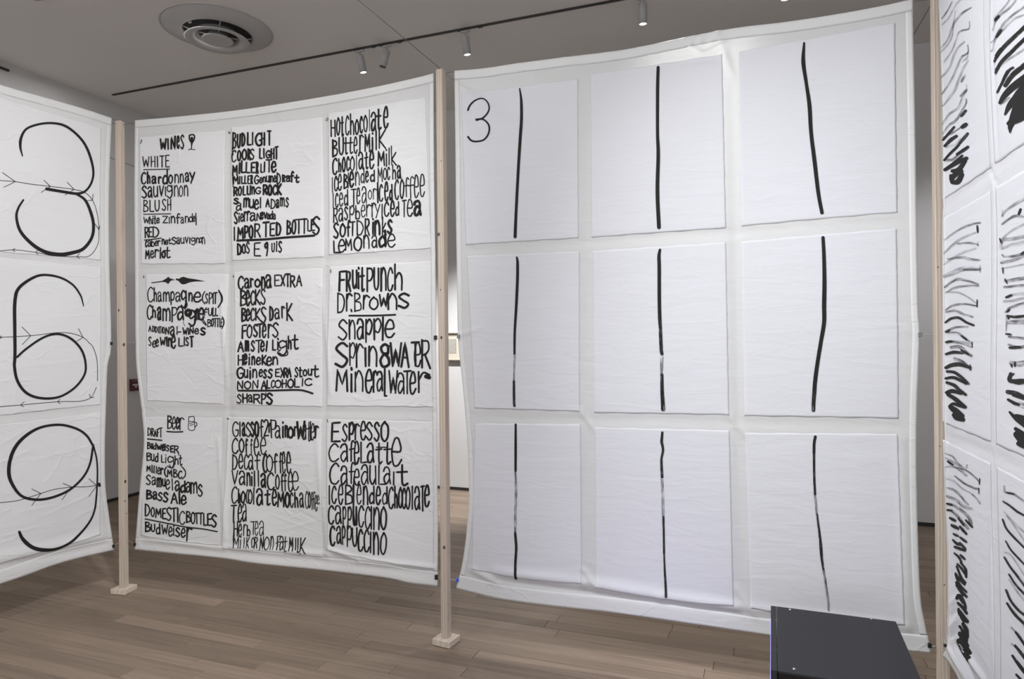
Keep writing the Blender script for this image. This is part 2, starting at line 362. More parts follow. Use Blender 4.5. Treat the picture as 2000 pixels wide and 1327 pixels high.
def plank_verts(a, b, v0, v1, h):
    g = .0008; e = .0012
    a += g; b -= g; v0 += g; v1 -= g
    P = [(a, v0, -.012), (b, v0, -.012), (b, v1, -.012), (a, v1, -.012), (a, v0, h - e), (b, v0, h - e), (b, v1, h - e), (a, v1, h - e),
         (a + e, v0 + e, h), (b - e, v0 + e, h), (b - e, v1 - e, h), (a + e, v1 - e, h)]
    Fc = [(0, 1, 5, 4), (1, 2, 6, 5), (2, 3, 7, 6), (3, 0, 4, 7), (4, 5, 9, 8), (5, 6, 10, 9), (6, 7, 11, 10), (7, 4, 8, 11), (8, 9, 10, 11)]
    return P, Fc
fl_off = Vector((cc @ U, cc @ V, -.062))
def tone_attr(me, tv):
    at = me.attributes.new('tone', 'FLOAT', 'FACE'); at.data.foreach_set('value', np.asarray(tv, np.float32))
for i, pl in enumerate(planks):
    tone = random.random() ** 1.2
    P, Fc = plank_verts(*pl, random.uniform(-.0003, .0003))
    P = [Vector(p) - fl_off for p in P]
    if i in bigset:
        m_ = MB().add(P, Fc); o = m_.build('plank', M['floor'], floor); tone_attr(o.data, [tone] * len(Fc))
    else:
        rest.add(P, Fc); tones += [tone] * len(Fc)
o = rest.build('plank', M['floor'], floor); tone_attr(o.data, tones); tagit(o, kind='stuff')

# ------------------------------------------------------------------ posts
P1 = at_z(242.2, 1146, .03)[:2]; P2 = at_z(871.6, 1244, .03)[:2]
P3 = ray(1836, 655); P3 = (P3 * 2.53 / P3[1])[:2]
d0 = np.array([-.44, -.90]); d0 /= np.linalg.norm(d0)
d4 = np.array([-.235, -.67]); d4 /= np.linalg.norm(d4)
P0 = P1 + d0 * 2.06; P4 = P3 + d4 * 2.06
W = .0355; PH = 2.743
print('posts', P0, P1, P2, P3, P4, np.linalg.norm(P2 - P1), np.linalg.norm(P3 - P2))
def post(p, rz, label, knots=(), notch=False):
    t = empty('wooden_post', (p[0], p[1], 0), rz, label, 'post')
    MB().box((0, 0, .0155), (.096, .096, .029), 0, .002).build('base_block', M['block'], t)
    MB().box((0, 0, (PH + .03) / 2), (W, W, PH - .03), 0, .0022).build('pole', M['post'], t)
    for side, a, z, r in [(q[0], q[1] * .8, q[2], q[3] * .9) for q in knots]:      # side 0 = the face looking to local -Y, 1 = local +X, 2 = local -X
        m_ = MB(); n = 14
        for rr, dp in ((r, .0006), (r * .55, .0012)):
            P = []
            for k in range(n):
                q = 2 * math.pi * k / n; x = a + rr * math.cos(q) * .9; zz = z + rr * 1.1 * math.sin(q)
                P.append({0: (x, -W / 2 - dp, zz), 1: (W / 2 + dp, x, zz), 2: (-W / 2 - dp, -x, zz)}[side])
            m_.add(P, [tuple(range(n)) if side != 2 else tuple(range(n))])
        m_.build('knot', M['knot'], t)
    return t
def hz(py, Yd): return EYE + (665 - py) / F * Yd
RZ1 = math.radians(-12); RZ2 = math.radians(-27.7); RZ3 = math.atan2(P4[1] - P3[1], P4[0] - P3[0]) + math.pi / 2 + math.radians(6)
y1, y2, y3 = P1[1], P2[1], P3[1]
post(P1, RZ1, 'pine post between the numerals banner and the menu banner, on a square wooden foot',
     [(0, -.002, hz(601, y1), .0075), (1, -.006, hz(668, y1), .010), (1, -.004, hz(935, y1), .010), (1, -.01, hz(973, y1), .005), (1, .004, hz(998, y1), .004), (0, .006, hz(1143, y1), .0085), (1, .018, hz(552, y1), .005)])
post(P2, RZ2, 'pine post in the middle of the photo, between the menu banner and the stroke banner',
     [(0, .010, hz(317, y2), .0035), (0, -.012, hz(459, y2), .0085), (0, -.003, hz(567, y2), .0035), (0, .0, hz(660, y2), .0078), (0, .002, hz(952, y2), .003), (0, .006, hz(1068, y2), .0085)])
post(P3, RZ3, 'pine post at the right, half hidden by the brushwork banner',
     [(0, .012, hz(586, y3), .006), (0, .017, hz(828, y3), .0035), (0, .014, hz(978, y3), .0045), (0, -.012, hz(880, y3), .0025), (0, .0, hz(1149, y3), .003), (0, -.014, hz(532, y3), .003)])
post(P0, math.radians(20), 'pine post outside the left edge, at the near end of the numerals banner')
post(P4, RZ3, 'pine post outside the right edge, at the near end of the brushwork banner')
P5 = np.array([-1.72, -.55])
post(P5, 0.3, 'pine post behind the camera that the overhead cord runs to')

# ------------------------------------------------------------------ banners
class Banner:
    def __init__(s, name, label, A, B, top, right, bottom, left, feats=(), waves=(), seed=1, mats=('cloth_a', 'paper_a'), step=.008):
        s.pl = Plane(A, B); s.mats = mats; s.rng = random.Random(seed); s.wv = []
        for _ in range(9):
            s.wv.append((s.rng.uniform(2, 9), s.rng.uniform(1.5, 7), s.rng.uniform(0, 6.28), s.rng.uniform(.0006, .0026)))
        for kx, kz, ph, am in waves: s.wv.append((kx, kz, ph, am))
        s.feats = []
        for (x0, y0, x1, y1_, wd, am) in feats: s.feat(x0, y0, x1, y1_, wd, am)
        mid = (s.pl.A + s.pl.B) / 2
        s.org = np.array([mid[0], mid[1], 0.0])
        s.root = empty(name, s.org, 0, label, 'banner')
        E = {}
        for k, e in (('t', top), ('r', right), ('b', bottom), ('l', left)):
            e = catmull(np.array(e, float), 6); S, T = s.pl.st(e[:, 0], e[:, 1]); E[k] = np.stack([S, T], -1)
        s.E = E
        C = s.coons
        nx = int(s.pl.len / step); ny = int(2.55 / step)
        uu, vv = np.meshgrid(np.linspace(0, 1, nx), np.linspace(0, 1, ny))
        ST = C(uu, vv); o = s.surf('cloth', ST[..., 0], ST[..., 1], 0.0, M[mats[0]], .0008)
        # hems: doubled strips along the four edges
        for nm, (u0, u1, v0, v1), mt in (('top_hem', (0, 1, 0, .0175), 'hem'), ('bottom_hem', (0, 1, .972, 1), 'hem'), ('side_hem', (0, .013, .0175, .972), 'hem'), ('side_hem', (.987, 1, .0175, .972), 'hem')):
            a = np.linspace(u0, u1, max(4, int((u1 - u0) * nx))); b = np.linspace(v0, v1, max(4, int((v1 - v0) * ny)))
            uu, vv = np.meshgrid(a, b); ST = C(uu, vv); s.surf(nm, ST[..., 0], ST[..., 1], .0010, M[mt], .0005)
    def coons(s, u, v_):
        def ev(e, t):
            # by fraction of chord progress
            d = np.cumsum(np.r_[0, np.linalg.norm(np.diff(e, axis=0), axis=1)]); d /= d[-1]
            return np.stack([np.interp(t, d, e[:, 0]), np.interp(t, d, e[:, 1])], -1)
        T_, B_, L_, R_ = ev(s.E['t'], u), ev(s.E['b'], u), ev(s.E['l'], v_), ev(s.E['r'], v_)
        c00, c10, c01, c11 = s.E['t'][0], s.E['t'][-1], s.E['b'][0], s.E['b'][-1]
        u_ = u[..., None]; w_ = v_[..., None]
        return (1 - w_) * T_ + w_ * B_ + (1 - u_) * L_ + u_ * R_ - ((1 - u_) * (1 - w_) * c00 + u_ * (1 - w_) * c10 + (1 - u_) * w_ * c01 + u_ * w_ * c11)
    def feat(s, x0, y0, x1, y1_, wd, am):
        a = s.pl.st(np.array([x0, x1]), np.array([y0, y1_])); s.feats.append((a[0][0], a[1][0], a[0][1], a[1][1], wd, am))
    def relief(s, S, T):
        z = np.zeros_like(S)
        for kx, kz, ph, am in s.wv: z += am * np.sin(kx * S + kz * T + ph + .6 * np.sin(1.7 * T + ph))
        for (sa, ta, sb, tb, wd, am) in s.feats:
            dx, dy = sb - sa, tb - ta; L2 = dx * dx + dy * dy
            f = np.clip(((S - sa) * dx + (T - ta) * dy) / L2, 0, 1)
            r2 = (S - sa - f * dx) ** 2 + (T - ta - f * dy) ** 2
            z += am * np.exp(-r2 / (wd * wd)) * (.55 + .45 * np.cos((f - .5) * math.pi))
        return z
    def surf(s, name, S, T, off, mat, thick=None, parent=None, extra=0.0):
        P = s.pl.xyz(S, T); z = s.relief(S, T) + off + extra
        P[..., 0] += s.pl.n[0] * z; P[..., 1] += s.pl.n[1] * z; P -= s.org
        nrm = np.array([s.pl.n[0], s.pl.n[1], 0.0])
        o = grid_mesh(name, P, mat, parent or s.root, thick, nrm)
        return o
    def sheet(s, quad, step=.006, curl=.0, label=None, bow=(0, 0)):
        """quad: TL, TR, BR, BL in pixels; the side edges are fed through the plane so the sheet is a true rectangle of cloth"""
        q = np.array(quad, float); S, T = s.pl.st(q[:, 0], q[:, 1]); C = np.stack([S, T], -1)
        nx = max(8, int(np.linalg.norm(C[1] - C[0]) / step)); ny = max(8, int(np.linalg.norm(C[3] - C[0]) / step))
        u, v_ = np.meshgrid(np.linspace(0, 1, nx), np.linspace(0, 1, ny)); u = u[..., None]; v_ = v_[..., None]
        P = (1 - v_) * ((1 - u) * C[0] + u * C[1]) + v_ * ((1 - u) * C[3] + u * C[2])
        u = u[..., 0]; v_ = v_[..., 0]
        # the lower edge bows and the outline wavers a little
        P[..., 1] -= v_ * bow[0] * np.sin(math.pi * u); P[..., 1] += (1 - v_) * bow[1] * np.sin(math.pi * u)
        ph = s.rng.uniform(0, 6)
        P[..., 0] += .0007 * np.sin(P[..., 1] * 60 + ph) * (abs(u - .5) > .49) + .0005 * np.sin(P[..., 1] * 190 + ph) * (abs(u - .5) > .49)
        P[..., 1] += .0012 * np.sin(P[..., 0] * 45 + ph) * (abs(v_ - .5) > .49)
        edge = np.minimum(np.minimum(u, 1 - u) * 60, np.minimum(v_, 1 - v_) * 90)
        extra = .0007 + .0003 * np.exp(-edge) + curl * np.exp(-((1 - v_) * 60)) * (.5 + .5 * np.sin(u * 9 + ph))
        o = s.surf('paper_sheet', P[..., 0], P[..., 1], 0, M[s.mats[1]], .0003, None, extra)
        if label: o['label'] = label
        return o
    def strokes(s, name, items, mat, parent, off=.0024, label=None):
        """items: list of (points in px, width px or list of widths). Flat ribbons laid on the cloth"""
        V_ = []; Fc = []; UV = []; n0 = 0
        for pts, wd in items:
            P = np.asarray(pts, float); n = len(P)
            if n < 2: continue
            Wd = np.interp(np.linspace(0, 1, n), np.linspace(0, 1, len(wd)), wd) if hasattr(wd, '__len__') else np.full(n, float(wd))
            d = np.gradient(P, axis=0); d /= np.maximum(np.linalg.norm(d, axis=1, keepdims=True), 1e-6)
            # round ends
            h0, h1 = Wd[0] / 2, Wd[-1] / 2
            P = np.vstack([P[0] - d[0] * h0 * .9, P[0] - d[0] * h0 * .5, P, P[-1] + d[-1] * h1 * .5, P[-1] + d[-1] * h1 * .9])
            Wd = np.r_[Wd[0] * .4, Wd[0] * .85, Wd, Wd[-1] * .85, Wd[-1] * .4]; d = np.vstack([d[0], d[0], d, d[-1], d[-1]])
            nn = np.stack([-d[:, 1], d[:, 0]], -1)
            L_ = P + nn * Wd[:, None] / 2; R_ = P - nn * Wd[:, None] / 2
            Q = np.stack([L_, P, R_], 1).reshape(-1, 2)
            S, T = s.pl.st(Q[:, 0], Q[:, 1]); X = s.pl.xyz(S, T); z = s.relief(S, T) + off
            X[:, 0] += s.pl.n[0] * z; X[:, 1] += s.pl.n[1] * z; X -= s.org
            m_ = len(P); V_.append(X)
            seg = np.r_[0, np.cumsum(np.linalg.norm(np.diff(P, axis=0), axis=1))] / 100
            r0 = s.rng.uniform(0, 50)
            UV.append(np.stack([np.repeat(seg + r0, 3), np.tile([0, .5, 1.0], m_) + r0], -1))
            i = np.arange(m_ - 1) * 3 + n0
            for a in (0, 1): Fc.append(np.stack([i + a, i + a + 1, i + a + 4, i + a + 3], -1))
            n0 += 3 * m_
        V_ = np.vstack(V_); Fc = np.vstack(Fc); UV = np.vstack(UV)
        me = bpy.data.meshes.new(name); me.from_pydata(V_.tolist(), [], Fc.tolist()); me.update()
        ul = me.uv_layers.new(name='UVMap'); ul.data.foreach_set('uv', UV[Fc.ravel()].astype(np.float32).ravel())
        o = link(name, me, mat, parent)
        if label: o['label'] = label
        return o
    def polys(s, name, polys, mat, parent, off=.0024):
        m_ = MB()
        for p in polys:
            P = np.array(p, float); c = P.mean(0); Q = np.vstack([c, P]); S, T = s.pl.st(Q[:, 0], Q[:, 1]); X = s.pl.xyz(S, T); z = s.relief(S, T) + off
            X[:, 0] += s.pl.n[0] * z; X[:, 1] += s.pl.n[1] * z; X -= s.org; n = len(P)
            m_.add(X, [(0, k + 1, (k + 1) % n + 1) for k in range(n)])
        return m_.build(name, mat, parent)
    def tie(s, px, py, post_xy, py_post, clipmat=None, mat='cord', r=.0011, size=(5, 9), sag=0.0, dz=0.0):
        """cord from the point (px,py) of the banner to its post, with an optional clip"""
        S, T = s.pl.st(np.array([float(px)]), np.array([float(py)])); a = s.pl.xyz(S, T)[0]; z = s.relief(S, T)[0] + .003
        a[:2] += s.pl.n * z; Yp = post_xy[1]
        dv = a[:2] - np.array(post_xy); dv /= np.linalg.norm(dv); b = np.r_[np.array(post_xy) + dv * W * .74, a[2] + dz]
        mid = (a + b) / 2; mid[2] -= sag
        MB().tube([a - s.org, mid - s.org, b - s.org], r, 6).build('tie_cord', M[mat], s.root)
        if clipmat:
            k = a[1] / F
            R = Matrix.Rotation(math.atan2(s.pl.d[1], s.pl.d[0]), 3, 'Z')
            m_ = MB().box(a - s.org, (size[0] * k, .012, size[1] * k), ax=R, bev=.0012)
            for q in (-1, 1): m_.box(a - s.org + np.array([0, 0, q * size[1] * k * .25]) , (size[0] * k * 1.12, .015, size[1] * k * .14), ax=R)
            m_.build('clip', M[clipmat], s.root)

# ---- handwriting: glyph strokes on a 100 x 100 cell, "~" = curved
G = {
 'A': '0,0 45,100 95,0;20,38 78,38', 'B': '10,0 10,100;~10,98 60,94 72,74 15,54;~15,54 78,44 80,12 10,0', 'C': '~90,85 60,100 20,80 5,45 20,8 60,0 92,18',
 'D': '12,0 12,100;~12,100 68,86 94,48 66,8 12,0', 'E': '85,100 12,98 12,0 88,2;12,52 70,54', 'F': '90,100 12,98 12,0;12,54 72,56', 'G': '~88,82 55,100 15,75 8,35 35,0 80,10 86,42;86,44 52,42',
 'H': '10,100 10,0;88,100 88,0;10,50 88,53', 'I': '50,100 50,0', 'K': '12,100 12,0;88,100 14,45 92,0', 'L': '12,100 12,0 85,2', 'M': '5,0 12,100 50,28 86,100 95,0',
 'N': '10,0 12,100 85,0 88,100', 'O': '~52,100 12,78 8,25 50,0 88,22 92,75 52,100 40,97', 'P': '12,0 12,100;~12,98 72,95 84,70 55,48 12,46', 'Q': '~60,100 10,80 30,52 80,66 60,100;~84,90 78,30 50,-20',
 'R': '12,0 12,100;~12,98 72,95 82,70 50,50 12,48;42,48 92,0', 'S': '~88,86 52,100 16,78 46,52 84,28 55,0 10,12', 'T': '50,99 50,0;2,97 98,100', 'U': '~10,100 12,28 45,0 82,22 88,100;88,100 88,92',
 'V': '5,100 48,0 95,100', 'W': '2,100 24,0 50,72 74,0 98,100', 'X': '5,100 92,0;95,100 8,0', 'Z': '8,96 90,100 8,0 92,2',
 'a': '~10,52 26,64 60,66 82,52 80,28 90,0;~80,36 44,40 14,22 26,2 52,2 80,20', 'b': '12,100 12,0;~12,40 50,62 88,38 78,6 40,0 12,12', 'c': '~86,52 52,66 12,40 20,6 60,0 90,14', 'd': '86,100 88,0;~86,45 50,62 12,35 30,0 86,14',
 'e': '~12,32 84,36 72,62 38,64 10,34 24,4 60,0 92,14', 'f': '~92,90 58,100 38,74 38,0;8,56 80,60', 'g': '~82,54 42,66 12,45 32,18 80,32;~84,64 88,0 54,-28 12,-14', 'h': '12,100 12,0;~12,42 50,66 84,46 88,0',
 'i': '50,62 50,0;50,86 54,80', 'k': '12,100 12,0;82,66 14,28 90,0', 'l': '50,100 50,0', 'm': '8,64 8,0;~8,46 30,66 48,46 48,0;~48,46 74,66 92,44 94,0', 'n': '12,64 12,0;~12,42 50,66 84,44 88,0',
 'o': '~52,66 12,48 10,16 50,0 88,18 90,48 52,66 44,64', 'p': '12,64 12,-16;~12,48 55,66 88,42 60,12 12,18', 'r': '14,64 14,0;~14,40 45,64 90,56', 's': '~84,54 50,66 18,50 50,34 82,18 50,0 10,10',
 't': '~50,94 46,22 58,0 90,8;8,62 86,65', 'u': '~12,64 14,16 45,0 84,18;86,64 88,0', 'v': '8,64 45,0 90,64', 'w': '5,64 26,0 50,48 72,0 95,64', 'y': '8,64 50,12;92,64 28,-26', 'z': '10,64 88,64 10,0 90,0',
 '(': '~80,108 30,70 30,25 80,-10', ')': '~20,108 70,70 70,25 10,-12', '-': '10,36 90,38', '.': '40,4 55,0', "'": '50,100 40,80', 'Z2': '0,0 1,1',
 '8': '~85,92 50,99 22,84 40,62 78,66 84,88 80,60 45,56 12,28 40,2 88,14 84,44 50,60',
 '2': '~12,82 50,100 85,75 12,0;12,0 90,4',
}
GW = {'i': .45, 'l': .4, 'I': .4, '.': .35, "'": .3, 'm': 1.4, 'w': 1.35, 'M': 1.35, 'W': 1.4, 't': .8, 'f': .8, 'r': .8, '(': .6, ')': .6, '-': .55, 'E': .9, 'L': .85, 'F': .9}
def letters(text, x0, t0, b0, x1, t1, b1, wd, xh=.72, rng=None):
    """strokes (px) of a word whose top and base lines run (x0,t0)-(x1,t1) and (x0,b0)-(x1,b1)"""
    ws = [GW.get(c, 1.0) * rng.uniform(.92, 1.1) for c in text]; tot = sum(ws); gap = .14 if len(text) > 1 else 0
    out = []; x = 0
    for c, lw in zip(text, ws):
        a = x / tot; bb = (x + lw * (1 - gap)) / tot if len(text) > 1 else 1.0; x += lw
        jt, jb = rng.uniform(-.05, .04), rng.uniform(-.03, .05); sl = rng.uniform(-.04, .05)
        for st in G[c].split(';'):
            sm = st.startswith('~'); P = np.array([[float(q) for q in p.split(',')] for p in st.lstrip('~').split()]) / 100
            P += np.array([[rng.uniform(-.035, .035), rng.uniform(-.022, .022)] for _ in P])
            if c.islower():
                y = P[:, 1]; P[:, 1] = np.where(y <= .66, y * xh / .66, xh + (y - .66) * (1 - xh) / .34); P[y < 0, 1] = y[y < 0] * 1.15
            P[:, 0] += sl * (P[:, 1] - .5)
            if sm: P = catmull(P, 6)
            else:
                Q = [P[0]]
                for i in range(len(P) - 1):
                    for t in (.25, .5, .75, 1): Q.append(P[i] + (P[i + 1] - P[i]) * t)
                P = np.array(Q); P[1:-1] += np.array([[rng.uniform(-.012, .012), rng.uniform(-.006, .006)] for _ in P[1:-1]])
            fx = a + (bb - a) * P[:, 0]; X = x0 + (x1 - x0) * fx
            top = t0 + (t1 - t0) * fx; bot = b0 + (b1 - b0) * fx; h = bot - top
            Y = bot + jb * h - P[:, 1] * h * (1 - jt + jb)
            k = rng.uniform(.85, 1.15); m_ = rng.uniform(.8, 1.2)
            out.append((np.stack([X, Y], -1), [wd * k, wd * k * m_, wd * k * rng.uniform(.8, 1.15)]))
    return out

def cv(o, pts):   # crop coordinates -> photograph pixels
    return [(o[0] + x / o[2], o[1] + y / o[2]) for x, y in pts]

def boxed(o, spec, wd, rng):
    """one line of lettering, each glyph fitted to its own box: 'c x0 y0 x1 y1 [w]; ...' in crop coordinates"""
    out = []
    for it in spec.split(';'):
        q = it.split()
        if not q: continue
        x0, y0, x1, y1 = map(float, q[1:5]); w0 = float(q[5]) if len(q) > 5 else wd
        ix = min(w0 * .42, (x1 - x0) * .28); iy = min(w0 * .4, (y1 - y0) * .3); x0 += ix; x1 -= ix; y0 += iy; y1 -= iy
        st = [(t.startswith('~'), np.array([[float(z) for z in p.split(',')] for p in t.lstrip('~').split()])) for t in G[q[0]].split(';')]
        st = [(a, b + np.array([[rng.uniform(-3, 3), rng.uniform(-2, 2)] for _ in b])) for a, b in st]
        A = np.vstack([b for _, b in st]); lo, hi = A.min(0), A.max(0); sp = np.maximum(hi - lo, 1); one = sp[0] < 12
        for sm, P in st:
            P = (P - lo) / sp
            if one: P[:, 0] = .5 + (P[:, 0] - .5) * .3
            if sm: P = catmull(P, 6)
            else: P = np.vstack([P[:1]] + [P[i] + (P[i + 1] - P[i]) * t for i in range(len(P) - 1) for t in (.25, .5, .75, 1)])
            P = P + np.array([[rng.uniform(-.012, .012), 0] for _ in P])
            X = o[0] + (x0 + (x1 - x0) * P[:, 0]) / o[2]; Y = o[1] + (y1 - (y1 - y0) * P[:, 1]) / o[2]
            k = w0 / o[2] * rng.uniform(.95, 1.15); out.append((np.stack([X, Y], -1), [k, k * rng.uniform(.8, 1.2), k * rng.uniform(.85, 1.15)]))
    return out
